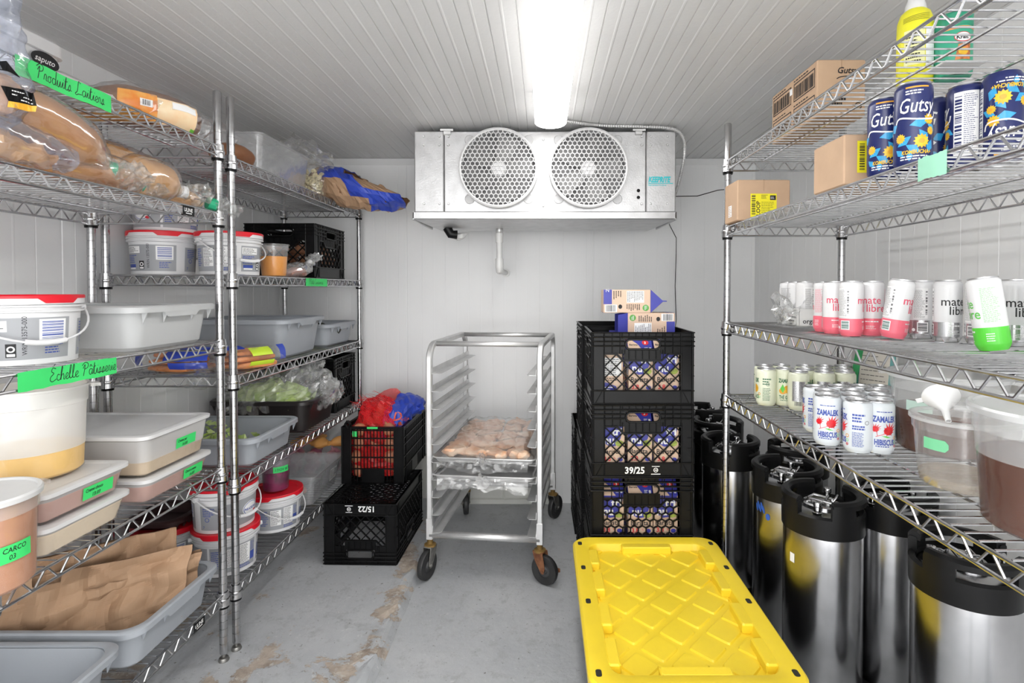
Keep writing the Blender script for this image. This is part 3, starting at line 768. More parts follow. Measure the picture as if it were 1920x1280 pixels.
def pail(label, loc, rz=0, group='white pails with red lids', bail=0.9):
    global _pail
    if _pail is None:
        t = thing('food_pail', label, 'pail', loc, rz, group)
        R = lambda z: .098 + .0065 * z / .12
        b = MB(); b.lathe([(0, .002), (.094, .002), (.098, 0), (R(.1), .1), (R(.115), .115), (.1115, .117), (.1115, .120), (R(.12), .121), (R(.127), .127), (.113, .129), (.113, .132), (.106, .133), (.107, .150)], 64)
        d = pail_art(); d.emit(b, cyl_map(R, -pi / 2, .05), .006)
        b.build('body', PAIL_M, t)
        b = MB(); b.lathe([(0, .1515), (.090, .1515), (.093, .155), (.1115, .1555), (.1135, .153), (.1135, .1475), (.1105, .1475)], 64)
        dd = D2()
        for k in range(4):
            s = k * .178; dd.poly([(s - .045, .1485), (s - .030, .137), (s + .030, .137), (s + .045, .1485)], 0, 1)
        dd.emit(b, cyl_map(.1137, .3), .006)
        b.build('lid', REDP, t)
        b = MB(); b.lathe([(.1075, .1505), (.112, .148), (.1122, .135), (.1065, .135)], 64); b.build('lid_rim', PAIL_M[0], t)
        b = MB(); P = []
        for k in range(21):
            a = pi * k / 20; P.append((.117 * cos(a), -.118 * sin(a) ** 1.0 * 1.0 - .004, .124 - .075 * sin(a)))
        b.tube(P, .0024, 8); b.tube(P[8:13], .006, 10)
        for x in (-1, 1): b.tube([(x * .107, 0, .124), (x * .121, 0, .124)], .008, 10)
        b.build('bail_handle', WHITEP, t)
        _pail = t; return t
    return dup(_pail, label, loc, rz, group)
WETF = film('wetted_tub_plastic', (.92, .90, .88), haze=.035, gloss=.10, rough=.15)
LIDM = mat('frosted_white_lid', (.70, .70, .70), .4, var=.03)
FBODY = film('food_box_frost', (.93, .92, .91), haze=.5, gloss=.12, rough=.25)
# --- rectangular food boxes with lids
def food_box(label, loc, W, D, H, fill, fm, text=None, group='lidded food boxes on the lower shelf', fz=.8, tx=.0, tz=None, side=1):
    t = thing('food_box', label, 'food container', loc, 0, group); hw, hd = W / 2, D / 2; b = MB()
    ring = lambda i, z, r=.028: rrect(-hw + i, -hd + i, hw - i, hd - i, r, 5, z)
    top = (H - .02) * fz; ii = .018 - .010 * top / H
    b.loft([ring(.026, 0, .015), ring(.018, .006), ring(ii, top)], 1, True, False, True); b.loft([ring(ii, top), ring(.008, H - .016), ring(.002, H - .013), ring(.002, H - .008)], 0, False, False, True); b.build('body', [fm, WETF], t); b = MB()
    q = MB(); L = [ring(.028, .003, .015), ring(.0205, .008), ring(.0205 - .010 * fz, top)]; q.loft(L, 0, True, True, True); q.build('contents', fill, t)
    b.loft([ring(.006, H - .012), ring(.0, H - .011), ring(.0, H - .002), ring(.006, H), ring(.02, H + .0005), ring(.026, H - .003)], 0, True, True, True); b.build('lid', LIDM, t)
    if text:
        d = D2(); n = .045; d.rect(-n, -.015, n, .015, 0, 1); d.text(text[0], -n + .006, .002, .0115, 1, 2, shear=.2, sx=.8, bold=.02); d.text(text[1], -n + .025, -.0115, .0115, 1, 2, shear=.2, bold=.02)
        zz = tz if tz is not None else H * .45; b = MB(); ix = hw - .018 + .010 * (zz / H)
        d.emit(b, plane_map((ix + .0015, tx, zz), (0, 1, 0), (.10, 0, 1)), lh=.0006)
        b.build('tape_label', [GREENTAPE, INK], t)
    return t
# --- round translucent containers
def deli(name, label, cat, loc, r, H, fill=None, fz=.6, lid=None, body=None, taper=.88, group=None, rz=0, tabs=False, lidm=None, steps=False):
    t = thing(name, label, cat, loc, rz, group); b = MB(); R = lambda z: r * (taper + (1 - taper) * z / H)
    b.lathe([(0, .002), (R(0) * .93, .002), (R(0), .008), *([(R(H * fz), H * fz)] if fill and fz < .78 else [(R(H * .5), H * .5)]), (R(H * .8), H * .8), (R(H * .8) + .003, H * .805), (R(H) + .002, H - .006), (R(H) + .006, H - .005), (R(H) + .006, H), (R(H) + .001, H), (R(H * .8) - .001, H * .8)], 56, mm=([1, 1, 1] if fill else [0] * 3) + [1 if fill and fz > .78 else 0] * 1 + [0] * 6)
    if tabs:
        for a in (0, pi):
            c, q = cos(a), sin(a); x = R(H) + .004
            b.add([(c * x - q * w, q * x + c * w, z) for z in (H - .012, H - .004) for w in (-.022, .022)] + [(c * (x + .022) - q * w, q * (x + .022) + c * w, z) for z in (H - .014, H - .006) for w in (-.014, .014)], [(0, 1, 5, 4), (2, 6, 7, 3), (0, 4, 6, 2), (1, 3, 7, 5), (4, 5, 7, 6)])
    b.build('body', [body or FROST, WETF], t)
    if fill:
        b = MB(); z = H * fz; b.lathe([(0, .004), (R(0) * .92, .004), (R(0) - .0015, .010), (R(z) - .0015, z), (0, z)], 48); b.build('contents', fill, t)
    if lid:
        b = MB(); rr = R(H) + .008
        b.lathe([(rr, H - .010), (rr + .001, H - .001), (rr - .002, H + .003), (rr - .008, H + .003), (rr - .010, H - .001), (0, H - .001)], 56); b.build('lid', lid, t)
    return t
def cyl_tape(t, R, a0, z, w, h, lines, m=None, size=.012, notch=False):
    d = D2()
    if notch: d.poly([(-w / 2, -h / 2), (w / 2 - .006, -h / 2), (w / 2, -h * .2), (w / 2, h * .2), (w / 2 - .006, h / 2), (-w / 2, h / 2)], 0, 1)
    else: d.rect(-w / 2, -h / 2, w / 2, h / 2, 0, 1)
    for i, l in enumerate(lines): d.text(l, -w / 2 + .006, h / 2 - (i + 1) * h / (len(lines) + .35), size, 1, 2, shear=.15, sx=.9, bold=.01)
    b = MB(); f = cyl_map(R + .0012, a0); d.emit(b, lambda s, zz, hh: (lambda q: (q[0], q[1], q[2] + z))(f(s, zz, hh)), .005)
    return b.build('tape_label', [m or GREENTAPE, INK], t)
# --- bags
def bag_tail(mb, p, q, w, seed, m=0):
    """gathered neck of a plastic bag flaring out from p to q"""
    p = Vector(p); q = Vector(q); d = q - p
    blob([p, p + d * .35, p + d * .7, q], [(.008, .008), (w * .5, w * .35), (w * .9, w * .5), (w, w * .25)], 18, 4, w * .55, 42, seed, mb, m, crease=True, smooth=False)
def tie(mb, p, d, r=.010, m=0):
    p = Vector(p); d = Vector(d).normalized(); mb.tube([p - d * .013, p + d * .013], r, 10, m)
# ------------------------------------------------------------------ near left rack (A)
S1, S2, S3, S4, S5 = [z + .0005 for z in ALV]
# top shelf
t = thing('cheese_tub', 'white tub with black oval label on the top shelf under the ceiling, far left', 'tub', (-1.365, 1.325, S1))
b = MB(); rg = lambda i, z, r=.03: rrect(-.095 + i, -.15 + i, .095 - i, .15 - i, r, 5, z)
b.loft([rg(.016, 0), rg(.008, .004), rg(.003, .13)], 0, True, True, True); b.build('body', WHITEP, t)
b = MB(); b.loft([rg(.0, .128), rg(-.004, .130), rg(-.004, .160), rg(.002, .166), rg(.014, .167), rg(.02, .163)], 0, True, True, True); b.build('lid', WHITEP, t)
d = D2(); d.ell(0, 0, .040, .021, 0, 1, 32); d.text('saputo', -.031, -.006, .021, 1, 2, shear=.3, bold=.01, sx=1.0)
b = MB(); d.emit(b, plane_map((.0985, .085, .105), (0, 1, 0), (.03, 0, 1)), lh=.0008); b.build('oval_label', [INK, PAPERW], t)
t = thing('cheese_tub', 'small white tub with rounded corner beside the oval label tub, top shelf', 'tub', (-1.37, 1.545, S1))
b = MB(); rg = lambda i, z, r=.03: rrect(-.075 + i, -.075 + i, .075 - i, .075 - i, r, 5, z)
b.loft([rg(.012, 0), rg(.004, .004), rg(.0, .09)], 0, True, True, True); b.build('body', WHITEP, t)
b = MB(); b.loft([rg(-.003, .088), rg(-.003, .105), rg(.01, .116), rg(.03, .12)], 0, True, True, True); b.build('lid', WHITEP, t)
b = MB(); blob([(-1.26, 1.18, S1 + .012), (-1.2, 1.28, S1 + .014), (-1.17, 1.40, S1 + .013), (-1.21, 1.50, S1 + .01)], [(.05, .008), (.08, .013), (.075, .012), (.04, .006)], 22, 5, .008, 30, 4, b, 0, flat=S1, crease=True)
tag(b.build('cheese_bag', mat('white_bag', (.80, .80, .79), .4, var=.12, vs=20)), 'flat white bag lying behind the handwritten Produits Laitiers tape', 'bag')
orange = mat('orange_wrapper', (.80, .42, .07), .4, var=.12, vs=14, col2=(.62, .22, .03))
b = MB(); blob([(-1.36, 1.50, S1 + .015), (-1.25, 1.53, S1 + .017), (-1.12, 1.545, S1 + .015)], [(.06, .009), (.085, .016), (.06, .009)], 22, 5, .006, 30, 5, b, 0, flat=S1, crease=True)
tag(b.build('cheese_pack', orange), 'flat orange pack on the top shelf seen through the wires beside the tape', 'packet')
crust = mat('bread_crust', (.56, .27, .09), .6, var=.2, vs=9, bump=.25, bs=70, col2=(.45, .19, .06))
crustd = mat('dark_bread_crust', (.30, .13, .055), .5, var=.2, vs=9, bump=.2, bs=70, col2=(.20, .075, .03))
pale = mat('pale_bread_crust', (.68, .38, .15), .6, var=.15, vs=7, bump=.25, bs=70, col2=(.58, .28, .10))
greent = mat('green_bag_tie', (.02, .40, .20), .45, var=.1)
# sliced loaf in printed bag
t = thing('bagged_loaf', 'dark sliced loaf in orange and cream printed bag on the top shelf by posts', 'bread', (0, 0, 0))
P = [(-1.30, 1.585, S1 + .052), (-1.22, 1.625, S1 + .062), (-1.155, 1.70, S1 + .060), (-1.13, 1.775, S1 + .05)]
b = MB(); blob(P, [(.05, .045), (.068, .058), (.068, .056), (.045, .04)], 24, 6, .004, 40, 2, b, flat=S1 + .002); b.build('loaf', crustd, t)
b = MB(); blob([(-1.40, 1.54, S1 + .04)] + P + [(-1.12, 1.835, S1 + .055)], [(.02, .02), (.058, .052), (.076, .066), (.076, .063), (.055, .05), (.03, .018)], 26, 6, .008, 26, 6, b, flat=S1 + .001, crease=True, smooth=False); b.build('bag', FILM, t)
pm = [mat('orange_print', (.85, .27, .05), .3, var=.25, vs=30, col2=(.9, .45, .12)), mat('cream_print', (.90, .62, .36), .3, var=.2, vs=20, col2=(.92, .75, .5)), PAPERW, mat('green_print', (.16, .50, .05), .4), INK]
def panel(s, v, off=.004):
    i = .9 + s * 1.55; k = min(2, int(i)); f = i - k; a = Vector(P[k]); q = Vector(P[min(3, k + 1)]); c = a + (q - a) * f
    dd = (q - a).normalized(); w = Vector((dd.y, -dd.x, 0)).normalized(); th = -.75 + 1.2 * v
    return c + w * ((.078 + off) * cos(th)) + Vector((0, 0, (.066 + off) * sin(th)))
b = MB(); nu, nv = 18, 14
for m_, (a0, a1, c0, c1), off in ((0, (0, .42, 0, 1), .003), (1, (.42, 1, 0, .92), .003), (3, (.10, .22, 0, .25), .0045), (3, (.9, 1, 0, .12), .0045), (2, (.14, .34, .50, .75), .0045), (2, (.66, .95, .62, .86), .0045)):
    sheet(lambda x, y: panel(a0 + (a1 - a0) * x, c0 + (c1 - c0) * y, off + .002 * nz((x, y, 0), 5, 3)), 10, 10, m_, b, True)
dd = D2(); dd.bars(.18, .54, .30, .72, 8, 4, 1); dd.emit(b, lambda s, z, h: tuple(panel(s, z, .0055)))
b.build('printed_panel', pm, t)
TAILF = film('gathered_film', (.93, .95, .93), haze=.07, gloss=.28)
# second shelf: bags of bread
def loaf_bag(label, P, rr, seed, m, tail=None, tiepos=None, fat=1.06, group='bagged loaves on the second shelf', clip=None):
    t = thing('bagged_loaf', label, 'bread', (0, 0, 0), 0, group)
    b = MB(); blob(P, rr, 22, 6, .005, 24, seed, b); b.build('loaf', m, t)
    b = MB(); rb = [(max(.012, r * fat + .006), max(.012, q * fat + .006)) for r, q in rr]
    blob(P, rb, 30, 8, .004, 20, seed + 11, b, crease=True, smooth=True)
    if tail:
        bag_tail(b, tail[0], tail[1], tail[2] * 1.45, seed + 5, 1)
    b.build('bag', [FILM, TAILF], t)
    if tail:
        b = MB(); tie(b, Vector(tail[0]) + (Vector(tail[1]) - Vector(tail[0])) * .12, Vector(tail[1]) - Vector(tail[0]), .020); b.build('tie', clip or greent, t)
    return t
loaf_bag('long baguette in clear bag sloping down behind the Produits Laitiers tape', [(-1.14, 1.10, S2 + .135), (-1.115, 1.19, S2 + .125), (-1.10, 1.285, S2 + .092), (-1.095, 1.375, S2 + .052)], [(.035, .035), (.056, .054), (.055, .052), (.018, .018)], 3, crust, ((-1.095, 1.375, S2 + .050), (-1.04, 1.455, S2 + .030), .036))
loaf_bag('crusty loaf in clear bag lying behind the one with the white clip', [(-1.24, 1.42, S2 + .088), (-1.20, 1.50, S2 + .082), (-1.175, 1.60, S2 + .075), (-1.16, 1.71, S2 + .055)], [(.05, .045), (.07, .062), (.066, .056), (.02, .02)], 4, pale, ((-1.16, 1.71, S2 + .055), (-1.11, 1.80, S2 + .05), .03))
loaf_bag('round pale loaf in clear bag twisted shut with a white clip, shelf edge', [(-1.145, 1.47, S2 + .045), (-1.122, 1.53, S2 + .056), (-1.112, 1.60, S2 + .056), (-1.10, 1.665, S2 + .042)], [(.03, .035), (.056, .054), (.055, .052), (.014, .014)], 5, pale, ((-1.105, 1.668, S2 + .042), (-1.07, 1.745, S2 + .038), .034), clip=WHITEP)
loaf_bag('small loaf in clear bag whose green tied end hangs past the posts', [(-1.175, 1.62, S2 + .026), (-1.14, 1.67, S2 + .030), (-1.115, 1.72, S2 + .028), (-1.095, 1.765, S2 + .02)], [(.02, .02), (.034, .028), (.03, .026), (.012, .012)], 6, pale, ((-1.085, 1.785, S2 + .024), (-1.03, 1.86, S2 + .008), .030))
loaf_bag('long loaf along the bottom of the bread pile under the baguette', [(-1.14, 1.22, S2 + .035), (-1.125, 1.32, S2 + .042), (-1.115, 1.42, S2 + .042), (-1.11, 1.50, S2 + .03)], [(.03, .03), (.045, .041), (.045, .04), (.02, .02)], 7, crust, ((-1.11, 1.50, S2 + .035), (-1.075, 1.56, S2 + .018), .03))
t = thing('bread_bag', 'clear blue-tinted bag with bread pieces at the front edge, far left', 'bread bag', (0, 0, 0))
b = MB(); blob([(-1.13, 1.05, S2 + .025), (-1.10, 1.10, S2 + .034), (-1.09, 1.16, S2 + .03), (-1.085, 1.21, S2 + .018)], [(.03, .02), (.035, .032), (.033, .028), (.02, .015)], 20, 6, .022, 40, 8, b); b.build('bread_pieces', pale, t)
bluef = film('blue_tint_film', (.66, .74, .95), haze=.09, gloss=.24)
b = MB(); blob([(-1.12, 1.02, S2 + .04), (-1.085, 1.09, S2 + .05), (-1.075, 1.17, S2 + .042), (-1.06, 1.235, S2 + .03)], [(.04, .03), (.045, .048), (.04, .04), (.03, .026)], 30, 8, .008, 28, 9, b, crease=True, smooth=True); b.build('bag', bluef, t)
t = thing('bread_bag', 'tall clear bag with black and orange label in the top left corner', 'bread bag', (0, 0, 0))
b = MB(); blob([(-1.11, 1.085, S2 + .10), (-1.10, 1.10, S2 + .14), (-1.098, 1.11, S2 + .175)], [(.045, .03), (.055, .04), (.03, .02)], 20, 6, .015, 35, 12, b, up=(0, 1, 0)); b.build('bread', mat('orange_bread', (.70, .36, .16), .6, var=.25, vs=25, bump=.3), t)
b = MB(); blob([(-1.11, 1.085, S2 + .075), (-1.09, 1.095, S2 + .14), (-1.085, 1.10, S2 + .20), (-1.06, 1.075, S2 + .25), (-1.055, 1.04, S2 + .31), (-1.06, 1.02, S2 + .34)], [(.05, .04), (.066, .05), (.05, .04), (.035, .045), (.05, .06), (.03, .05)], 32, 8, .010, 22, 13, b, up=(0, 1, 0), crease=True, smooth=True); b.build('bag', bluef, t); src = b; b = MB()
d = D2(); d.poly([(-.0, .045), (.025, .055), (.045, .025), (.03, .032), (.01, .028)], 0, 1); drape(d, b, src, (-1.07, 1.07, S2 + .135), (.75, .66, 0), (0, 0, 1), .001, .006, .25); b.build('printed_label', [BLACKP], t); b = MB(); d = D2(); d.poly([(.0, -.01), (.045, -.005), (.05, -.03), (.01, -.035)], 0, 1); d.poly([(.01, -.035), (.05, -.03), (.048, -.042), (.008, -.046)], 1, 1); d.lines(.015, -.03, .045, -.01, 3, 2, 2, .3, 4)
drape(d, b, src, (-1.06, 1.085, S2 + .145), (.75, .66, 0), (0, 0, 1), .001, .006, .25)
b.build('printed_label', [BLACKP, mat('amber_print', (.85, .45, .04), .4), PAPERW], t)
t = tub('black tray at the far left edge of the bread shelf', (-1.26, 1.02, S2), 0, .36, .20, .05, BLACKP, name='tray')
# third shelf
pail('white pail with red lid on the shelf with the Echelle Patisserie tape', (-1.218, 1.285, S3), radians(62), bail=1)
tub('pale grey bus tub beside the red-lidded pail above the Echelle Patisserie tape', (-1.277, 1.612, S3), 0, .445, .375, .124, LGREYTUB)
# fourth shelf
beige = mat('beige_dough', (.66, .53, .38), .7, var=.08); rose = mat('rose_mousse', (.56, .36, .31), .6, var=.06); tan = mat('tan_flour', (.62, .50, .36), .8, var=.1)
food_box('lidded food box of beige cream under the rose one, left stack', (-1.29, 1.305, S4), .43, .262, .072, mat('cream_fill', (.80, .68, .52), .6, var=.04), FBODY, None, fz=1.0)
food_box('lidded food box of rose cream with 13.03 tape under the tall white pail', (-1.29, 1.303, S4 + .0745), .43, .262, .072, rose, FBODY, ('Creme choco', '13.03'), fz=.95, tx=.03)
food_box('low lidded food box of rose cream with 16.03 tape, right stack', (-1.29, 1.635, S4), .43, .305, .072, rose, FBODY, ('Choco creme', '16.03'), fz=.95, tx=.06)
food_box('tall lidded food box with 16.03 tape on top of the right stack', (-1.29, 1.633, S4 + .0745), .43, .305, .118, tan, FBODY, ('Creme pat', '16.03'), fz=.42, tx=.03, tz=.06)
t = deli('round_pail', 'tall white round pail a third full of yellow custard on the food boxes', 'pail', (-1.237, 1.318, S4 + .1475), .108, .212, mat('yellow_custard', (.88, .58, .20), .6, var=.05), .30, body=film('white_frost', (.93, .92, .89), haze=.55, gloss=.12, rough=.25), taper=.93, rz=radians(48), tabs=True, group='translucent round pails on the left rack')
t = deli('round_pail', 'round lidded tub of caramel with small green tape, front left', 'pail', (-1.12, 1.073, S4), .094, .188, mat('caramel_fill', (.60, .31, .19), .5, var=.08, vs=14), .93, lid=LIDM, body=film('warm_frost', (.90, .82, .76), haze=.25, gloss=.12, rough=.25), taper=.95, rz=radians(70), tabs=True, group='translucent round pails on the left rack')
cyl_tape(t, .0925, radians(-77) , .083, .06, .034, ['CARCO', '   03'], size=.0135)
# bottom shelf
tub('grey bus tub stuffed with brown paper bags on the bottom shelf', (-1.277, 1.60, S5), 0, .445, .39, .122, group='grey tubs on the bottom shelf')
tub('empty grey bus tub nearest the viewer, bottom left corner', (-1.277, 1.185, S5), 0, .445, .39, .122, group='grey tubs on the bottom shelf')
def paper_bag(label, o, u, w, W, H, T, seed, notch=None, lean=(0, 0, 0)):
    """flattened crumpled paper bag: o = lower left corner, u along width, w up, T thickness"""
    o = Vector(o); u = Vector(u).normalized(); w = Vector(w).normalized(); n = u.cross(w); b = MB(); N, M_ = 46, 40
    def f(sg):
        def g(x, y):
            e = .6 * abs(nz((x * W, y * H, sg * .3), 7, seed)) + .4 * abs(nz((x * W, y * H, sg), 15, seed + 3))
            e += .42 * (abs(((x * 4.3 + .35 * y + .25 * nz((x, y, 3), 2, seed)) % 1) - .5) - .2) + .25 * (abs(((y * 2.6 - .8 * x + .3 * nz((x, y, 5), 3, seed)) % 1) - .5) - .2)
            bul = T * (1 - abs(2 * x - 1) ** 3) * (1 - .75 * y)
            sx = x + .03 * nz((x, y, 0), 3, seed + 1); return o + u * (W * sx) + w * (H * y * (1 + .03 * nz((x, 0, 0), 4, seed))) + n * (sg * (bul * .5 + .002) + (e - .2) * .075)
        return g
    A = [[f(1)(i / N, j / M_) for i in range(N + 1)] for j in range(M_ + 1)]; B = [[f(-1)(i / N, j / M_) for i in range(N + 1)] for j in range(M_ + 1)]
    for G, rev in ((A, 0), (B, 1)):
        vs = [tuple(p) for r in G for p in r]; fs = []
        for j in range(M_):
            for i in range(N):
                if notch and not rev and j >= M_ - 5 and notch[0] <= i / N <= notch[1]: continue
                q = (j * (N + 1) + i, j * (N + 1) + i + 1, (j + 1) * (N + 1) + i + 1, (j + 1) * (N + 1) + i); fs.append(q[::-1] if rev else q)
        b.add(vs, fs)
    for i, e in ((0, 0), (N, 1)):
        vs = [tuple(p) for j in range(M_ + 1) for p in (A[j][i], B[j][i])]; b.add(vs, [(2 * j, 2 * j + 1, 2 * j + 3, 2 * j + 2) for j in range(M_)])
    b.add([tuple(p) for p in A[0]] + [tuple(p) for p in B[0]], [(i, i + 1, N + 2 + i, N + 1 + i) for i in range(N)])
    return tag(b.build('paper_bag', KRAFT), label, 'paper bag', 'brown paper bags in the grey tub')
paper_bag('large crumpled brown paper bag with torn handle hole at the front of the tub', (-1.46, 1.425, S5 + .02), (.75, .42, .02), (-.05, .25, .75), .43, .20, .05, 21, notch=(.14, .28))
paper_bag('brown paper bag standing highest at the back of the tub', (-1.455, 1.52, S5 + .02), (.72, .45, .03), (-.10, .12, .8), .36, .225, .05, 23)
paper_bag('folded brown paper bag end leaning over the tub right corner', (-1.33, 1.53, S5 + .03), (.55, .50, .05), (.10, .0, .8), .30, .135, .04, 27)

def bail(p, world_deg):
    for c in p.children:
        if c.name.startswith('bail_handle'): c.rotation_euler = (0, 0, radians(world_deg + 90) - p.rotation_euler.z)
# ------------------------------------------------------------------ far left rack (B)
T1, T2, T3, T4, T5 = [z + .0005 for z in BLV]
b = MB(); blob([(-1.16, 1.93, T1 + .028), (-1.13, 1.99, T1 + .04), (-1.125, 2.06, T1 + .038), (-1.14, 2.12, T1 + .02)], [(.02, .02), (.045, .038), (.045, .036), (.02, .018)], 20, 5, .004, 30, 31, b, flat=T1)
tag(b.build('bread_roll', crustd), 'brown roll on the far rack top shelf just behind the posts', 'bread')
b = MB(); blob([(-1.22, 1.90, T1 + .05), (-1.19, 1.96, T1 + .085), (-1.17, 2.02, T1 + .075), (-1.16, 2.05, T1 + .05)], [(.03, .03), (.06, .07), (.05, .05), (.02, .02)], 20, 5, .014, 30, 32, b, crease=True, smooth=False, flat=T1)
tag(b.build('plastic_bag', FILM), 'crumpled clear bag behind the brown roll on the far rack top', 'plastic bag')
t = thing('clear_tub', 'clear rectangular tub of empty plastic bags on the far rack top shelf', 'tub', (-1.275, 2.36, T1))
def clear_box(t, W, D, H, m, draft=.02, name='body'):
    hw, hd = W / 2, D / 2; r = lambda i, z, q=.022: rrect(-hw + i, -hd + i, hw - i, hd - i, q, 5, z); b = MB()
    b.loft([r(draft + .006, 0), r(draft, .005), r(.006, H - .008), r(0, H - .007), r(0, H), r(.006, H), r(.0085, H - .01), r(draft + .003, .008)], 0, True, True, True, True)
    return b.build(name, m, t)
clear_box(t, .38, .46, .155, CLEARTUB)
b = MB(); blob([(-1.40, 2.24, T1 + .06), (-1.28, 2.30, T1 + .08), (-1.20, 2.40, T1 + .085), (-1.17, 2.52, T1 + .06)], [(.05, .045), (.10, .07), (.10, .07), (.04, .05)], 24, 6, .03, 22, 33, b, crease=True, smooth=False, flat=T1 + .01)
tag(b.build('plastic_bag', CLOUDY), 'crumpled clear bags inside the clear tub on the far rack top', 'plastic bag')
b = MB(); blob([(-1.20, 2.46, T1 + .165), (-1.17, 2.54, T1 + .20), (-1.12, 2.62, T1 + .195), (-1.05, 2.72, T1 + .155)], [(.03, .02), (.065, .035), (.07, .04), (.03, .03)], 24, 6, .03, 24, 34, b, crease=True, smooth=False)
tag(b.build('plastic_bag', FILM), 'crumpled clear bag lying on top of the clear tub near the ceiling', 'plastic bag')
t = thing('pasta_bag', 'clear bag of pale yellow pasta between clear tub and brown paper bag', 'bag', (0, 0, 0)); R = random.Random(5)
pastam = mat('pale_pasta', (.80, .70, .42), .5, var=.08); b = MB()
for i in range(60):
    p = Vector((-1.12 + R.uniform(-.045, .042), 2.685 + R.uniform(-.04, .04), T1 + .012 + R.uniform(0, .10))); a = R.uniform(0, 6.3)
    b.tube([p + Vector((cos(a + k * .9) * .011, .004 * k, sin(a + k * .9) * .011)) for k in range(4)], .0065, 7)
o = b.build('pasta', pastam, t); o['kind'] = 'stuff'
b = MB(); blob([(-1.12, 2.685, T1 + .002), (-1.12, 2.685, T1 + .06), (-1.12, 2.69, T1 + .115), (-1.13, 2.70, T1 + .15)], [(.06, .055), (.062, .058), (.055, .05), (.025, .02)], 20, 5, .006, 30, 36, b, up=(0, 1, 0), crease=True, smooth=False); b.build('bag', FILM, t)
# torn brown and blue paper sack hanging over the aisle
t = thing('paper_sack', 'torn open brown and blue paper sack hanging off the far rack top shelf', 'paper bag', (0, 0, 0))
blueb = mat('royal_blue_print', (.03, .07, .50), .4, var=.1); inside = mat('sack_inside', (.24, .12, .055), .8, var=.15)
P = [Vector(p) for p in ((-1.20, 2.80, T1 + .045), (-1.10, 2.80, T1 + .075), (-1.00, 2.81, T1 + .065), (-.90, 2.83, T1 + .05), (-.80, 2.86, T1 + .03), (-.72, 2.88, T1 + .025))]
RR = [(.05, .035), (.09, .09), (.115, .105), (.125, .095), (.12, .075), (.11, .055)]
b = MB(); b2 = MB(); rings = []; nr = 22
for i in range(31):
    f = i / 30 * 5; k = min(4, int(f)); g = f - k; g2 = g * g * (3 - 2 * g); c = P[k].lerp(P[k + 1], g); ra = RR[k][0] * (1 - g2) + RR[k + 1][0] * g2; rb = RR[k][1] * (1 - g2) + RR[k + 1][1] * g2; ring = []
    for j in range(nr):
        a = 2 * pi * j / nr; p = c + Vector((.04 * cos(a) * sin(a) - .10 * i / 30 * max(0, sin(a)), ra * cos(a), rb * sin(a))); e = .5 * abs(nz(p, 16, 41)) + .5 * abs(nz(p, 34, 44)); p += Vector((0, cos(a), sin(a))) * (e - .2) * .045
        if p.x < -1.045 and p.z < T1 + .002: p.z = T1 + .002
        ring.append(tuple(p))
    rings.append(ring)
for i in range(30):
    for j in range(nr):
        j2 = (j + 1) % nr; a = 2 * pi * (j + .5) / nr; s = i / 30; ang = a if a < pi else a - 2 * pi
        blue = (-3.2 < ang < -1.7 and s > .60) or (.9 < ang < 2.9 and .22 < s < .62) or (2.5 < abs(ang) and .44 < s < .62)
        if s > .50 + .10 * sin(a * 3) and .35 < ang < 2.35: continue   # torn mouth
        q = [rings[i][j], rings[i][j2], rings[i + 1][j2], rings[i + 1][j]]
        b.add(q, [(0, 1, 2, 3)], 1 if blue else 0)
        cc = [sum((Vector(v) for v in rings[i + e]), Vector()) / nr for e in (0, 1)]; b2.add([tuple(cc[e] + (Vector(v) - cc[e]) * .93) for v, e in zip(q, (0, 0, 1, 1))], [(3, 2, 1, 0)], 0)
b.add(rings[0], [tuple(range(nr))], 0)
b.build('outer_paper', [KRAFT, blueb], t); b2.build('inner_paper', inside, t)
# second shelf
bail(pail('white pail with red lid at the left end of the far rack second shelf', (-1.403, 2.035, T2), radians(25)), 100)
bail(pail('white pail stacked on the leftmost pail of the far rack second shelf', (-1.403, 2.05, T2 + .1565), radians(200)), 100)
bail(pail('white pail with red lid directly behind the front posts, second shelf', (-1.170, 2.055, T2), atan2(-2.055, 1.17) + pi / 2 + radians(92)), -28)
t = deli('sauce_cup', 'clear tall cup of orange sauce between pail and black crate', 'container', (-1.13, 2.31, T2), .056, .135, mat('orange_sauce', (.86, .36, .06), .4, var=.06), .62, lid=None, body=film('cup_frost', (.92, .92, .92), haze=.10, gloss=.12), taper=.86)
c = crate('black milk crate of sweet potatoes on the far rack second shelf', (-1.262, 2.83, T2), pi / 2, .375, .335, .262)
potm = mat('sweet_potato_skin', (.42, .19, .10), .7, var=.2, vs=20, bump=.15); R = random.Random(8)
for i, (x, y, z) in enumerate([(x, y, z) for z in (.035, .09, .14) for y in (2.70, 2.79, 2.88, 2.96) for x in (-1.35, -1.17)]):
    b = MB(); a = R.uniform(0, 3.1); q = Vector((cos(a), sin(a), R.uniform(-.2, .2))) * .055; p = Vector((x + R.uniform(-.015, .015), y, T2 + z))
    blob([p - q, p - q * .4, p + q * .4, p + q], [(.006, .006), (.027, .025), (.026, .025), (.006, .006)], 12, 3, .004, 40, i, b)
    tag(b.build('sweet_potato', potm), 'sweet potato seen only through the lattice of the crate on the far rack', 'vegetable', 'sweet potatoes in the black crate')
t = thing('meat_bag', 'small knotted clear bag of pink meat in front of the black crate', 'bag', (0, 0, 0))
b = MB(); blob([(-1.12, 2.40, T2 + .015), (-1.10, 2.45, T2 + .024), (-1.09, 2.50, T2 + .018)], [(.03, .012), (.045, .022), (.02, .012)], 18, 5, .006, 40, 51, b, flat=T2); b.build('meat', mat('pink_meat', (.62, .30, .24), .4, var=.2, vs=25), t)
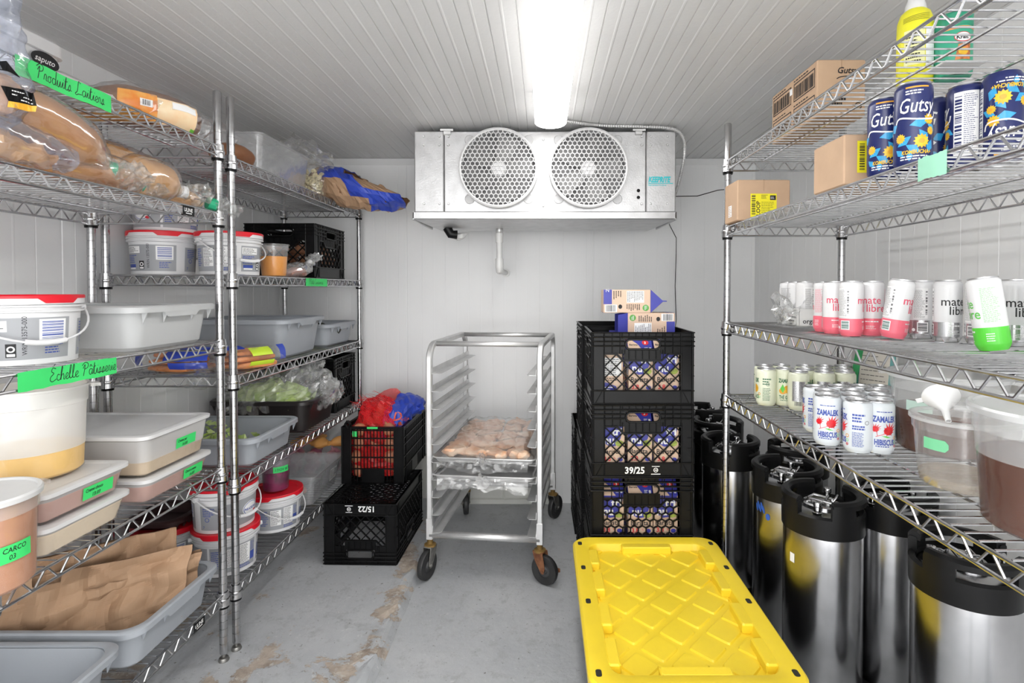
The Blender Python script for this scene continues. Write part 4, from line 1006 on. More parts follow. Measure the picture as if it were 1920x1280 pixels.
b = MB(); blob([(-1.13, 2.38, T2 + .02), (-1.10, 2.45, T2 + .034), (-1.085, 2.52, T2 + .045), (-1.083, 2.545, T2 + .065)], [(.03, .02), (.052, .033), (.03, .025), (.009, .009)], 20, 5, .006, 35, 52, b, crease=True, smooth=False, flat=T2)
bag_tail(b, (-1.083, 2.545, T2 + .066), (-1.075, 2.60, T2 + .105), .035, 53); b.build('bag', CLOUDY, t)
b = MB(); tie(b, (-1.083, 2.548, T2 + .069), (.1, .7, .5), .011); b.build('knot', WHITEP, t)
# third shelf
tub('large deep grey bus tub on the far rack middle shelf', (-1.283, 2.475, T3), 0, .455, .43, .168, group='grey tubs on the far rack middle shelf')
tub('shallow grey bus tub with dark produce at the back end of the middle shelf', (-1.268, 2.945, T3), 0, .42, .40, .118, group='grey tubs on the far rack middle shelf')
avo = mat('avocado_skin', (.03, .035, .02), .6, var=.3, vs=30, bump=.3)
for i, (x, y, z) in enumerate(((-1.14, 2.82, .07), (-1.20, 2.86, .095), (-1.11, 2.92, .095), (-1.2, 2.95, .10), (-1.12, 3.01, .09), (-1.3, 2.9, .09))):
    b = MB(); a = i * 1.1; q = Vector((cos(a), sin(a), .1)) * .045; p = Vector((x, y, T3 + z - .015))
    blob([p - q, p - q * .3, p + q * .5, p + q], [(.008, .008), (.032, .03), (.026, .025), (.008, .008)], 14, 4, .003, 40, i, b)
    tag(b.build('avocado', avo if i != 4 else potm), ('dark avocado heaped' if i != 4 else 'single brown potato heaped') + ' in the shallow grey tub on the middle shelf', 'vegetable', 'dark avocados in the shallow grey tub' if i != 4 else None)
carrot = mat('carrot_orange', (.86, .33, .12), .5, var=.15, vs=20, bump=.1)
def carrot_bag(label, c, dirv, seed, prints, tail=None):
    t = thing('carrot_bag', label, 'bag', c, 0, 'bags of carrots on the middle shelf'); D = Vector(dirv).normalized(); sd = Vector((-D.y, D.x, 0)); R = random.Random(seed); k = 0
    for z in (.014, .037, .058):
        for i in range(5 if z < .03 else 4 if z < .05 else 3):
            b = MB(); off = sd * ((i - (2 if z < .03 else 1.5 if z < .05 else 1)) * .026) + Vector((0, 0, z)); L = R.uniform(.075, .095)
            blob([off - D * L, off - D * L * .3, off + D * L * .5, off + D * L], [(.006, .006), (.011, .011), (.014, .013), (.008, .008)], 10, 3, .002, 30, seed + k, b); b.build('carrot', carrot, t); k += 1
    b = MB(); blob([-D * .14 + Vector((0, 0, .02)), -D * .08 + Vector((0, 0, .038)), D * .06 + Vector((0, 0, .038)), D * .14 + Vector((0, 0, .018))], [(.04, .012), (.078, .046), (.074, .046), (.05, .008)], 24, 6, .006, 30, seed, b, flat=.0008, crease=True, smooth=False)
    if tail: bag_tail(b, tail[0], tail[1], tail[2], seed, 1)
    b.build('bag', [FILM2, TAILF], t)
    PM = [blueb, mat('lime_print', (.55, .75, .04), .4), INK, carrot]
    for (s0, s1, a0, a1, m_) in prints:
        b = MB()
        def g(x, y):
            s = s0 + (s1 - s0) * x; th = a0 + (a1 - a0) * y; w = .078 * (1 - max(0, abs(s) - .06) * 6); return D * s + sd * (-(w + .002) * cos(th)) + Vector((0, 0, .038 + .049 * sin(th)))
        sheet(g, 8, 8, 0, b, True); b.build('printed_patch', PM[m_], t)
    return t
carrot_bag('bag of carrots with lime green print sticking out right of the posts', (-1.115, 2.06, T3), (.42, .9, 0), 61, [(-.14, -.04, .9, 2.0, 0), (-.03, .055, .25, .95, 1), (-.04, .06, -.5, -.15, 1), (.10, .14, -.3, 1.0, 0)])
carrot_bag('blue printed bag of carrots with loose clear end hanging off the shelf', (-1.315, 1.985, T3), (1, -.12, 0), 67, [(-.14, -.09, -.4, 1.6, 0), (.0, .14, .1, 2.0, 0), (.02, .14, -.5, .0, 0)], ((.10, -.03, .03), (.135, -.115, -.035), .034))
# fourth shelf
tub('big black tub of bagged lettuce on the far rack fourth shelf', (-1.272, 2.635, T4), 0, .47, .41, .152, mat('black_tub_plastic', (.022, .018, .018), .32, var=.2), soft=.06)
d = D2(); d.rect(0, 0, .014, .05, 0, 1); b = MB(); d.emit(b, plane_map((-1.0395, 2.69, T4 + .085), (0, 1, 0), (.12, 0, 1)))
leaf = mat('lettuce_green', (.36, .52, .10), .5, var=.3, vs=20, col2=(.60, .70, .32)); R = random.Random(9)
t = thing('lettuce_bag', 'big cloudy plastic bag of lettuce heaped in the black tub', 'bag', (0, 0, 0))
b.build('white_tag', PAPERW, t)
b = MB(); blob([(-1.42, 2.50, T4 + .10), (-1.32, 2.55, T4 + .14), (-1.18, 2.58, T4 + .135), (-1.12, 2.62, T4 + .10)], [(.05, .04), (.10, .07), (.10, .065), (.05, .03)], 24, 6, .045, 26, 71, b, crease=True, smooth=False); b.build('lettuce', leaf, t)
b = MB(); blob([(-1.45, 2.49, T4 + .10), (-1.33, 2.54, T4 + .165), (-1.20, 2.60, T4 + .175), (-1.10, 2.66, T4 + .165), (-1.04, 2.70, T4 + .13)], [(.05, .05), (.13, .085), (.13, .095), (.11, .10), (.06, .06)], 30, 7, .04, 20, 72, b, crease=True, smooth=False)
bag_tail(b, (-1.20, 2.60, T4 + .22), (-1.10, 2.72, T4 + .30), .05, 75); b.build('bag', CLOUDY, t)
b = MB(); blob([(-1.10, 2.58, T4 + .10), (-1.06, 2.63, T4 + .155), (-1.045, 2.70, T4 + .15), (-1.03, 2.76, T4 + .13)], [(.03, .03), (.06, .06), (.055, .05), (.03, .03)], 22, 6, .03, 28, 73, b, crease=True, smooth=False)
tag(b.build('plastic_bag', FILM), 'crumpled clear bag spilling over the black tub front edge', 'plastic bag')
crate('tall black milk crate behind the lettuce tub on the fourth shelf', (-1.272, 3.02, T4), pi / 2, .30, .36, .285)
tub('grey bus tub with celery on the fourth shelf in front of the black tub', (-1.262, 2.155, T4), 0, .455, .385, .112)
celm = mat('celery_green', (.45, .60, .12), .5, var=.25, vs=25, col2=(.70, .78, .40)); R = random.Random(12)
def celery(label, x, y, a):
    t = thing('celery_bunch', label, 'vegetable', (x, y, T4 + .012), a, 'celery in the grey tub'); b = MB()
    for i in range(5):
        s = (i - 2) * .013; b.tube([(-.10, s * .6, .02), (0, s, .022 + .006 * (i % 2)), (.10, s * 1.6, .035 + .01 * (i % 2))], [.009, .008, .005], 8)
    b.build('stalk', celm, t); b = MB()
    for i in range(26):
        p = Vector((.10 + R.uniform(-.01, .07), R.uniform(-.05, .05), .04 + R.uniform(-.01, .05))); u = Vector((R.uniform(-1, 1), R.uniform(-1, 1), R.uniform(-.4, 1))).normalized() * .016; w = u.orthogonal().normalized() * .010
        b.add([p - u, p - u * .3 + w, p + u, p - u * .3 - w], [(0, 1, 2, 3)])
    b.build('leaves', leaf, t); return t
celery('celery bunch with leafy end by the posts in the grey tub', -1.36, 2.06, .55)
celery('celery bunch lying behind in the grey tub, leaves to the right', -1.24, 2.10, -.25)
celery('celery bunch with pale root end standing against the tub side', -1.40, 2.16, 1.2)
# bottom shelf
bail(pail('lower pail of the stack of two beside the posts, bottom shelf', (-1.175, 2.02, T5), atan2(-2.02, 1.175) + pi / 2 + radians(140)), 130)
bail(pail('upper pail of the stack of two with oval logo facing out, bottom shelf', (-1.18, 2.02, T5 + .1565), atan2(-2.02, 1.18) + pi / 2 - radians(95)), -20)
bail(pail('shadowed pail with red lid behind the stack of two, bottom shelf', (-1.40, 2.03, T5), radians(40)), 120)
bail(pail('single pail with red lid under the purple cabbage tub', (-1.165, 2.37, T5), atan2(-2.37, 1.165) + pi / 2 + radians(135)), -20)
tray = tub('dark shallow tray lying on the shadowed pail, bottom shelf', (-1.40, 2.03, T5 + .1565), 0, .20, .22, .04, mat('dark_tray', (.05, .02, .02), .5), name='tray')
t = deli('cabbage_tub', 'clear tub of purple cabbage with green tape on a red pail lid', 'container', (-1.155, 2.36, T5 + .157), .058, .135, mat('purple_cabbage', (.22, .004, .09), .5, var=.35, vs=30, bump=.2), .62, body=film('tub_frost', (.85, .78, .84), haze=.12, gloss=.14), taper=.88)
cyl_tape(t, .0565, radians(-42), .098, .066, .026, ['17/OV BET'], size=.0155)
t = thing('clear_tub', 'low clear tub with white paper label and few pink scraps, bottom shelf', 'tub', (-1.24, 2.72, T5)); clear_box(t, .36, .37, .145, CLEARTUB, .03)
d = D2(); d.rect(0, 0, .045, .06, 0, 1); d.rect(.05, 0, .085, .06, 0, 1); d.lines(.004, .005, .041, .055, 7, 1, 2, .5, 3); d.bars(.056, .008, .08, .052, 9, 1, 2, True, 4)
b = MB(); d.emit(b, plane_map((.165, .02, .055), (0, 1, 0), (.15, 0, 1)), lh=.0006); b.build('paper_label', [PAPERW, INK], t)
ham = mat('pink_ham', (.78, .40, .33), .5, var=.2, vs=20)
for i, (x, y, z) in enumerate(((-1.34, 2.62, .03), (-1.27, 2.60, .04), (-1.20, 2.62, .03), (-1.30, 2.67, .045), (-1.22, 2.66, .05), (-1.16, 2.6, .055))):
    b = MB(); blob([(x - .03, y, T5 + z), (x, y + .01, T5 + z + .008), (x + .03, y - .005, T5 + z)], [(.01, .008), (.026, .016), (.01, .008)], 14, 4, .008, 40, i, b); tag(b.build('ham_piece', ham), 'pink scrap of ham in the low clear tub on the bottom shelf', 'food', 'pink ham scraps in the clear tub')
t = thing('clear_tub', 'clear tub heaped with red onions and orange squash, bottom shelf back', 'tub', (-1.24, 3.03, T5)); clear_box(t, .36, .24, .15, CLEARTUB, .025)
onm = mat('red_onion_skin', (.40, .12, .20), .4, var=.35, vs=12, col2=(.62, .38, .38)); sqm = mat('squash_orange', (.82, .40, .12), .5, var=.15); R = random.Random(4)
for i in range(12):
    x, y, z = -1.36 + .10 * (i % 3) + R.uniform(-.01, .01), 2.965 + .065 * ((i // 3) % 2), .048 + .06 * (i // 6); b = MB()
    b.lathe([(0, -.034), (.014, -.032), (.032, -.012), (.034, .004), (.024, .024), (.008, .034), (.005, .046)], 18, mm=None); o = b.build('red_onion', onm); o.location = (x, y, T5 + z); o.rotation_euler = (R.uniform(-1, 1), R.uniform(-1, 1), 0)
    tag(o, 'red onion in the clear tub at the back of the bottom shelf', 'vegetable', 'red onions in the clear tub')
for i, (x, y, a) in enumerate(((-1.34, 3.03, .2), (-1.22, 3.0, -.3), (-1.13, 3.04, .5), (-1.27, 3.08, 1.1))):
    b = MB(); q = Vector((cos(a), sin(a), .1)) * .055; p = Vector((x, y, T5 + .175))
    blob([p - q, p, p + q], [(.012, .012), (.036, .03), (.012, .012)], 14, 4, .008, 30, i, b); tag(b.build('squash_piece', sqm), 'orange squash piece on top of the red onions in the clear tub', 'vegetable', 'orange squash pieces on the onions')
# ------------------------------------------------------------------ crates on the left floor
Z0 = SLAB + .0005
crate('black milk crate upside down on the floor left of the trolley, marked 15/22', (-.822, 2.70, Z0), radians(-1.5), .325, .47, .279, print_='15/22', inverted=True)
t = crate('black produce crate of red net onion sacks on the upside-down crate', (-.842, 2.94, Z0 + .2795), radians(-1), .305, .46, .285, 'veg')
zc = Z0 + .2795
b = MB()
for s in (-1, 1): b.tube([(-.151 + .03, -.232, .275), (-.151 + .03 + s * .012, -.235, .30), (-.151 + .03, -.235, .315)], .007, 8)
b.build('corner_hook', BLACKP, t)
b = MB(); d = D2(); d.rect(-.025, -.0, .028, .010, 0, 1); d.emit(b, plane_map((0, -.2345, .276), (1, 0, 0), (0, 0, 1)), lh=.001); d = D2(); d.rect(-.10, .235, -.075, .262, 0, 1); d.emit(b, plane_map((0, -.2275, 0), (1, 0, 0), (0, 0, 1))); b.build('tape_scrap', [GREENTAPE], t)
onion = mat('yellow_onion_skin', (.66, .26, .14), .45, var=.25, vs=12); net = film('red_net', (.80, .03, .03), haze=.55, gloss=.10)
def net_mat():
    m = bpy.data.materials.new('red_net_mesh'); m.use_nodes = True; nt = m.node_tree; nd = nt.nodes; lk = nt.links; bs = nd['Principled BSDF']; bs.inputs['Base Color'].default_value = (.72, .015, .02, 1); bs.inputs['Roughness'].default_value = .4
    tc = nd.new('ShaderNodeTexCoord'); ws = []
    for rz in (0, 1.2):
        mp = nd.new('ShaderNodeMapping'); mp.inputs['Rotation'].default_value = (.3 + rz, .5, rz); w = nd.new('ShaderNodeTexWave'); w.inputs['Scale'].default_value = 55; w.inputs['Distortion'].default_value = 2.5; w.inputs['Detail'].default_value = 1
        lk.new(tc.outputs['Object'], mp.inputs['Vector']); lk.new(mp.outputs['Vector'], w.inputs['Vector']); ws.append(w.outputs['Fac'])
    mx = nd.new('ShaderNodeMath'); mx.operation = 'MAXIMUM'; lk.new(ws[0], mx.inputs[0]); lk.new(ws[1], mx.inputs[1])
    r = nd.new('ShaderNodeMapRange'); r.inputs['From Min'].default_value = .5; r.inputs['From Max'].default_value = .7; r.inputs['To Min'].default_value = .12; r.inputs['To Max'].default_value = 1; lk.new(mx.outputs[0], r.inputs['Value']); lk.new(r.outputs[0], bs.inputs['Alpha'])
    return m
NET = net_mat()
t = thing('onion_sack', 'red net sack of onions with blue printed end in the produce crate', 'sack', (0, 0, 0)); R = random.Random(15)
for i, (x, y, z) in enumerate([(x, y, z) for z in (.05, .12, .19, .255) for y in (2.78, 2.86, 2.95) for x in (-.93, -.855, -.78)] + [(-.86, 2.90, .325), (-.80, 2.98, .30)]):
    b = MB(); b.lathe([(0, -.035), (.016, -.032), (.034, -.010), (.034, .008), (.022, .028), (.007, .036), (.004, .048)], 16); o = b.build('onion', onion, t); o.location = (x + R.uniform(-.008, .008), y + R.uniform(-.01, .01), zc + z); o.rotation_euler = (R.uniform(-1, 1), R.uniform(-1, 1), 0)
b = MB(); blob([(-.855, 2.83, zc + .02), (-.855, 2.84, zc + .12), (-.85, 2.86, zc + .24), (-.845, 2.90, zc + .33), (-.83, 2.93, zc + .385)], [(.125, .10), (.135, .105), (.13, .11), (.11, .075), (.05, .03)], 30, 7, .022, 22, 81, b, up=(0, 1, 0), crease=True, smooth=False)
sheet(lambda x, y: (-1.0 + .26 * x + .03 * y, 3.02 - .03 * x + .02 * nz((x, y, 0), 4, 3), zc + .29 + .13 * y * (1 - (2 * x - 1) ** 2 * .8) + .02 * nz((x, y, 1), 7, 2)), 14, 8, 0, b, False)
b.build('net', NET, t)
b = MB(); R = random.Random(2)
for i in range(40):
    x = -1.0 + .14 * R.random(); p = Vector((x, 3.0, zc + .33 + .05 * (x + 1) / .14 + R.uniform(-.02, .02))); b.tube([p, p + Vector((-.02 - .02 * R.random(), 0, R.uniform(-.01, .02))), p + Vector((-.045 - .02 * R.random(), 0, R.uniform(-.015, .03)))], .0008, 3)
b.build('frayed_threads', mat('red_thread', (.75, .03, .03), .5), t)
b = MB(); blob([(-.80, 2.80, zc + .20), (-.765, 2.86, zc + .30), (-.73, 2.96, zc + .345), (-.705, 3.06, zc + .34)], [(.035, .03), (.07, .05), (.085, .055), (.05, .025)], 22, 6, .018, 26, 83, b, crease=True, smooth=False); b.build('printed_end', blueb, t); src = b
d = D2(); d.text('D', -.01, -.02, .06, 1, 1, shear=.2, bold=.02); d.text('elis', .03, -.02, .032, 1, 1, shear=.2); d.ell(.03, -.035, .012, .008, 1, 1); d.text('SPECIAL', -.07, -.05, .016, 0, 1, shear=.2); d.stroke([(-.01, -.07), (.05, -.05)], .004, 0, 1); d.lines(-.07, -.075, .03, -.045, 3, 0, 1, .5, 3);
b = MB(); drape(d, b, src, (-.76, 2.80, zc + .315), (1, .25, 0), (-.1, .5, .85)); b.build('sack_lettering', [PAPERW, mat('brick_red_print', (.70, .10, .05), .4)], t)

# ------------------------------------------------------------------ trolley
t = thing('bun_pan_rack', 'half-height aluminium tray trolley on rusty casters in the middle of the back', 'trolley', (-.2585, 2.404, 0), radians(-6)); hw, L, TH = .2465, .66, 1.035
for sg in (-1, 1):
    b = MB(); x = sg * hw; s = .0125
    P = [(x, 0, .17)] + [(x, .075 - .075 * cos(a), TH - .075 + .075 * sin(a)) for a in [pi / 2 * k / 8 for k in range(9)]] + [(x, L - .075 + .075 * sin(a), TH - .075 + .075 * cos(a)) for a in [pi / 2 * k / 8 for k in range(9)]] + [(x, L, .17)]
    rings = []
    for i, p in enumerate(P):
        a = Vector(P[max(0, i - 1)]); q = Vector(P[min(len(P) - 1, i + 1)]); dd = (q - a).normalized(); n = Vector((1, 0, 0)).cross(dd); c = Vector(p); e = .004
        rings.append([tuple(c + Vector((1, 0, 0)) * u + n * v) for u, v in ((s, s - e), (s - e, s), (-s + e, s), (-s, s - e), (-s, -s + e), (-s + e, -s), (s - e, -s), (s, -s + e))])
    b.loft(rings, 0, True, True, True); b.build('side_frame', ALU, t)
    for y in (0, L):
        b = MB(); b.bbox(x - .0145, y - .0145, .17, x + .0145, y + .0145, .265, .002); b.build('post_sleeve', ALU, t)
    for k in range(10):
        z = .205 + k * .0783; b = MB(); xi = x - sg * .014
        A = [(xi, -.006, z + .026), (xi, L + .01, z + .026), (xi, L + .02, z), (xi, -.02, z)]; o = -sg * .0015; F = -sg * .042
        b.add(A + [(p[0] + o, p[1], p[2]) for p in A], [(0, 1, 2, 3), (7, 6, 5, 4), (0, 4, 5, 1), (0, 3, 7, 4), (1, 5, 6, 2)])
        Q = [(xi, -.02, z), (xi, L + .02, z), (xi + F, L + .005, z), (xi + F * .8, -.02, z), (xi + F, -.005, z + .001)]
        Q = [(xi, -.02, z), (xi + F * .75, -.02, z), (xi + F, -.004, z), (xi + F, L + .004, z), (xi + F * .75, L + .02, z), (xi, L + .02, z)]
        b.add(Q + [(p[0], p[1], p[2] + .0015) for p in Q], [tuple(range(5, -1, -1)), tuple(range(6, 12))] + [(i, (i + 1) % 6, 6 + (i + 1) % 6, 6 + i) for i in range(6)])
        b.build('tray_slide', ALU, t)
for y, z, r in ((.075, TH, .012), (L - .075, TH, .012), (0, .19, .016), (L, .19, .016)):
    b = MB(); b.tube([(-hw, y, z), (hw, y, z)], r, 14); b.build('cross_bar', ALU, t)
rust = mat('rusty_steel', (.30, .13, .06), .7, .3, var=.35, vs=35, bump=.4, col2=(.16, .06, .03)); zinc = mat('worn_zinc', (.38, .37, .35), .5, .8, var=.2, vs=30); tyre = mat('caster_rubber', (.03, .03, .031), .5, var=.15); hubm = mat('caster_hub', (.06, .06, .062), .45)
def caster(x, y, a, rusty):
    m = rust if rusty else zinc; c = MB(); c.lathe([(0, .172), (.013, .172), (.013, .150), (.026, .147), (.026, .138), (.013, .136), (0, .136)], 18)
    o = c.build('caster', mat('amber_bearing', (.42, .26, .08), .6, .5, var=.3) , t); o.location = (x, y, 0); o.rotation_euler = (0, 0, a)
    f = MB()
    for s in (-1, 1):
        f.add([(s * .019 + u, yy, z) for u in (-.0015, .0015) for yy, z in ((-.026, .140), (.026, .140), (.038, .075), (.030, .052), (.020, .052), (-.012, .10))], [(0, 1, 2, 3, 4, 5), (11, 10, 9, 8, 7, 6)] + [(i, (i + 1) % 6, 6 + (i + 1) % 6, 6 + i) for i in range(6)])
    f.box(-.0205, -.026, .138, .0205, .026, .142); f.tube([(-.026, .026, .0645), (.026, .026, .0645)], .006, 8); f.build('fork', m, o)
    if rusty: f = MB(); f.bbox(-.036, -.03, .058, -.021, .075, .066, .002); f.tube([(-.04, .026, .0645), (-.02, .026, .0645)], .011, 10); f.bbox(-.034, .06, .055, -.026, .085, .072, .002); f.build('brake_lever', rust, o)
    w = MB(); pr = [(.030, -.011), (.050, -.0125), (.0615, -.012), (.064, -.006), (.064, .006), (.0615, .012), (.050, .0125), (.030, .011)]; w.lathe(pr, 32); o2 = w.build('wheel', tyre, o); o2.location = (0, .026, .0645); o2.rotation_euler = (0, pi / 2, 0)
    w = MB(); w.lathe([(0, -.013), (.014, -.013), (.018, -.008), (.046, -.006), (.047, .006), (.018, .008), (.014, .013), (0, .013)], 24); w.build('hub', hubm, o2)
caster(-hw, 0, radians(165), False); caster(hw, 0, radians(-118), True); caster(hw, L, radians(-25), False); caster(-hw, L, radians(20), False)
TT = t
def tray(label, k, zoff=.0):
    q = thing('sheet_pan', label, 'tray', (-.2585 + .30 * sin(radians(6)), 2.404 + .30 * cos(radians(6)), .205 + k * .0783 + .003), radians(-6), 'bagged sheet pans on the trolley'); w, l = .452, .655
    r = lambda i, z, c=.02: rrect(-w / 2 + i, -l / 2 + i, w / 2 - i, l / 2 - i, c, 5, z); b = MB()
    b.loft([r(.016, .0), r(.016, .0015), r(.004, .024), r(0, .0255), r(-.003, .023), r(-.003, .0215), r(.003, .0225), r(.0145, .0)], 0, True, False, True); b.build('pan', ALU, q); b = MB(); b.loft([r(.0155, .0016), r(.0155, .0017)], 0, True, True); b.build('pan_floor', ALU, q)
    return q
tray('sheet pan of golden pastries inside clear bag, upper of the two on trolley', 4)
tray('flat sheet pan wrapped in clear bag, lower of the two on trolley', 3)
M6 = Matrix.Translation((-.2585, 2.404, 0)) @ Matrix.Rotation(radians(-6), 4, 'Z')
past = mat('golden_pastry', (.70, .38, .22), .45, var=.25, vs=22, bump=.25, bs=60, col2=(.86, .66, .50)); R = random.Random(19); z4 = .205 + 4 * .0783 + .006; n = 0
for j in range(6):
    for i in range(4):
        b = MB(); b.M = M6; x = -.15 + i * .10 + R.uniform(-.012, .012); y = .045 + j * .102 + R.uniform(-.02, .02); a = R.uniform(-1.2, 1.2) + .4; q = Vector((cos(a), sin(a), 0)) * R.uniform(.05, .068); q2 = Vector((-sin(a), cos(a), 0)) * .012; p = Vector((x, y, z4 + .026 + R.uniform(0, .008)))
        blob([p - q + q2, p - q * .45 , p + q * .45, p + q + q2], [(.012, .008), (.044, .019), (.040, .018), (.010, .008)], 16, 4, .016, 35, n, b, flat=z4); n += 1
        tag(b.build('pastry', past), 'golden pastry on the upper sheet pan under the clear bag', 'pastry', 'pastries on the upper sheet pan')
def tray_bag(label, k, h, seed, haze):
    z = .205 + k * .0783; b = MB(); b.M = M6; w, l = .235, .34; N = 26
    def g(x, y):
        X = (-w + 2 * w * x) * (1 if .0 < x < 1 else 1); Y = -.035 + 2 * l * y - .0; ed = min(x, 1 - x, y, 1 - y); e = abs(nz((X, Y, 0), 14, seed)) + .5 * abs(nz((X, Y, 0), 34, seed + 2))
        return (X * (1 - .02 * (ed < .02)), Y, z + .012 + h * min(1, ed * 7) ** .6 + .022 * (e - .25) * min(1, ed * 10))
    sheet(g, N, N, 0, b, True)
    def fr(x, y):   # bunched front of the bag hanging below the pan lip
        X = -.20 + .40 * x; return (X, -.038 - .018 * abs(nz((X, y, 0), 24, seed + 4)) - .01 * y, z + .020 - (.045 + .03 * nz((X, 0, 0), 9, seed + 5)) * y + .012 * nz((X, y, 0), 30, seed))
    sheet(fr, 40, 6, 0, b, True)
    blob([(-.015, -.04, z + h * .5 + .02), (.0, -.055, z + h * .4 + .015), (.005, -.075, z + .02)], [(.012, .012), (.018, .016), (.03, .02)], 16, 5, .03, 40, seed + 6, b, crease=True, smooth=False)
    m = film('tray_wrap_clear' if haze < .1 else 'tray_wrap_cloudy', haze=haze, gloss=.26)
    tag(b.build('tray_bag', m), label, 'plastic bag', 'clear bags over the sheet pans')
tray_bag('knotted clear plastic bag over the pan of golden pastries', 4, .058, 91, .06)
tray_bag('knotted clear plastic bag over the flat lower pan', 3, .022, 95, .17)

# ------------------------------------------------------------------ milk cartons and the crate stacks
CM = [mat('carton_beige', (.72, .52, .38), .5, var=.03), mat('carton_blue', (.045, .05, .36), .42, var=.04), PAPERW, INK, mat('carton_red', (.72, .03, .04), .5), mat('avocado_print', (.38, .46, .08), .5, var=.2, vs=60), mat('carton_green', (.10, .38, .06), .5)]
CW, CH, CG = .094, .192, .05
def carton_art(d, w=CW):
    d.poly([(-w / 2, CH), (-w / 2, .128), (-.01, .105), (.012, .108), (.030, .135), (.040, .17), (.044, CH)], 1, 1)
    d.text('nu', -.035, .116, .044, 2, 2, bold=.03, sx=.95); d.text('tri', -.002, .150, .042, 2, 2, bold=.03)
    d.ell(.026, .118, .016, .012, 5, 3); d.text('Barista', -.040, .078, .026, 3, 2, bold=.02, sx=.98); d.text('3.8', -.036, .050, .024, 4, 2, bold=.03); d.text('%', .004, .056, .012, 4, 2)
    d.poly([(.012, .012), (.020, .030), (.030, .040), (.040, .030), (.043, .012)], 2, 2); d.poly([(.018, .012), (.026, .028), (.036, .012)], 1, 3); d.lines(-.040, .012, .0, .034, 3, 3, 2, .4, 3); d.ell(.03, .055, .010, .008, 1, 2)
def side_art(d, w=CW):
    d.poly([(-w / 2, .0), (-w / 2, .07), (-.02, .075), (.02, .06), (.03, .03), (.03, .0)], 1, 1); d.lines(-.04, .01, .02, .06, 6, 2, 2, .4, 5)
    d.rect(-.04, .10, .04, .17, 2, 1); d.lines(-.038, .102, .038, .168, 9, 3, 2, .35, 6); d.lines(-.04, .08, .04, .095, 2, 3, 1, .4, 7)
_cart = {}
def carton(label, loc, rot=(0, 0, 0), group='milk cartons in the crates', art='front'):
    if art not in _cart:
        t = thing('milk_carton', label, 'carton', loc, 0, group, rot); h = CW / 2; b = MB(); b.bbox(-h, -h, 0, h, h, CH, .0015)
        for k in range(4):
            d = D2(); (carton_art if k % 2 == 0 else side_art)(d) if art == 'front' else lying_art(d, k)
            M = Matrix.Rotation(k * pi / 2, 4, 'Z'); b.M = M; d.emit(b, plane_map((0, -h - .0002, 0), (1, 0, 0), (0, 0, 1)), lh=.0002)
        b.M = Matrix.Identity(4); b.build('body', CM, t)
        if art == 'open':
            b = MB(); b.add([(-h + .002, -h + .002, CH + .0004), (h - .002, -h + .002, CH + .0004), (h - .002, h - .002, CH + .0004), (-h + .002, h - .002, CH + .0004)], [(0, 1, 2, 3)], 0); b.build('inside', mat('carton_inside_shade', (.20, .13, .10), .8), t)  # dark quad over the closed top paints the shade within the carton
            for k, tl in enumerate((.2, .5, -.15, .45)):
                b = MB(); b.M = Matrix.Rotation(k * pi / 2, 4, 'Z'); e = .042; y1 = -h - e * sin(tl); z1 = CH + e * cos(tl); q = .008
                b.add([(-h, -h, CH), (h, -h, CH), (h - q, y1, z1), (-h + q, y1, z1), (-h, -h + .0008, CH), (h, -h + .0008, CH), (h - q, y1 + .0008, z1), (-h + q, y1 + .0008, z1)], [(0, 1, 2, 3), (7, 6, 5, 4), (0, 4, 5, 1), (1, 5, 6, 2), (2, 6, 7, 3), (3, 7, 4, 0)], 1 if k % 2 == 0 else 0); b.build('flap', CM, t)
            _cart[art] = t; return t
        b = MB(); T = CH + CG
        b.add([(-h, -h, CH), (h, -h, CH), (h, h, CH), (-h, h, CH), (-h, -.002, T), (h, -.002, T), (h, .002, T), (-h, .002, T), (-h * .1, 0, T - .004), (h * .1, 0, T - .004)], [(0, 1, 5, 4), (2, 3, 7, 6), (4, 5, 6, 7), (0, 4, 7, 3), (1, 2, 6, 5)], 1)
        b.box(-h, -.002, T, h, .002, T + .016, 1)
        sl = Vector((0, h - .002, CG)).normalized(); d = D2(); d.poly([(-h, .0), (-h, .066), (-.035, .062), (-.010, .040), (.015, .0)], 0, 1); d.ell(.022, .046, .013, .012, 4, 2); d.text('3', .017, .040, .015, 2, 3, bold=.03); d.text('Barista', -.042, .032, .012, 3, 2, bold=.02)
        d.lines(.016, .010, .030, .024, 3, 2, 2, .5, 2); d.rect(.034, .010, .042, .022, 2, 2); d.emit(b, plane_map((0, -h - .0004, CH), (1, 0, 0), sl), lh=.0003)
        b.build('gable_top', CM, t); _cart[art] = t; return t
    return dup(_cart[art], label, loc, None, group, rot)
def lying_art(d, k):
    h = CW / 2   # printed so that it reads when the carton lies on its side
    d.rect(-h, 0, .012, .034, 1, 1); d.rect(.014, .006, .044, .055, 2, 1); d.bars(.016, .010, .042, .050, 14, 3, 2, True, 3); d.text('N', -.038, .008, .02, 2, 2, rot=pi / 2)
    d.lines(-.042, .038, -.006, .075, 4, 3, 1, .4, 3); d.ell(.022, .068, .009, .008, 3, 1); d.rect(-.042, .095, .006, .165, 2, 1); d.lines(-.040, .097, .004, .163, 10, 3, 2, .35, 9)
    d.lines(.012, .092, .040, .150, 7, 3, 1, .45, 10); d.ell(.027, .172, .013, .013, 6, 1); d.lines(.018, .166, .036, .178, 3, 2, 2, .4, 4)
SX = .3835; cr = []
names = ['bottom crate of the front stack hidden behind the yellow tote', 'black milk crate with honeycomb lattice, third from the top of front stack', 'black milk crate marked 39/25, second from the top of front stack', 'topmost black milk crate of the front stack under the loose cartons']
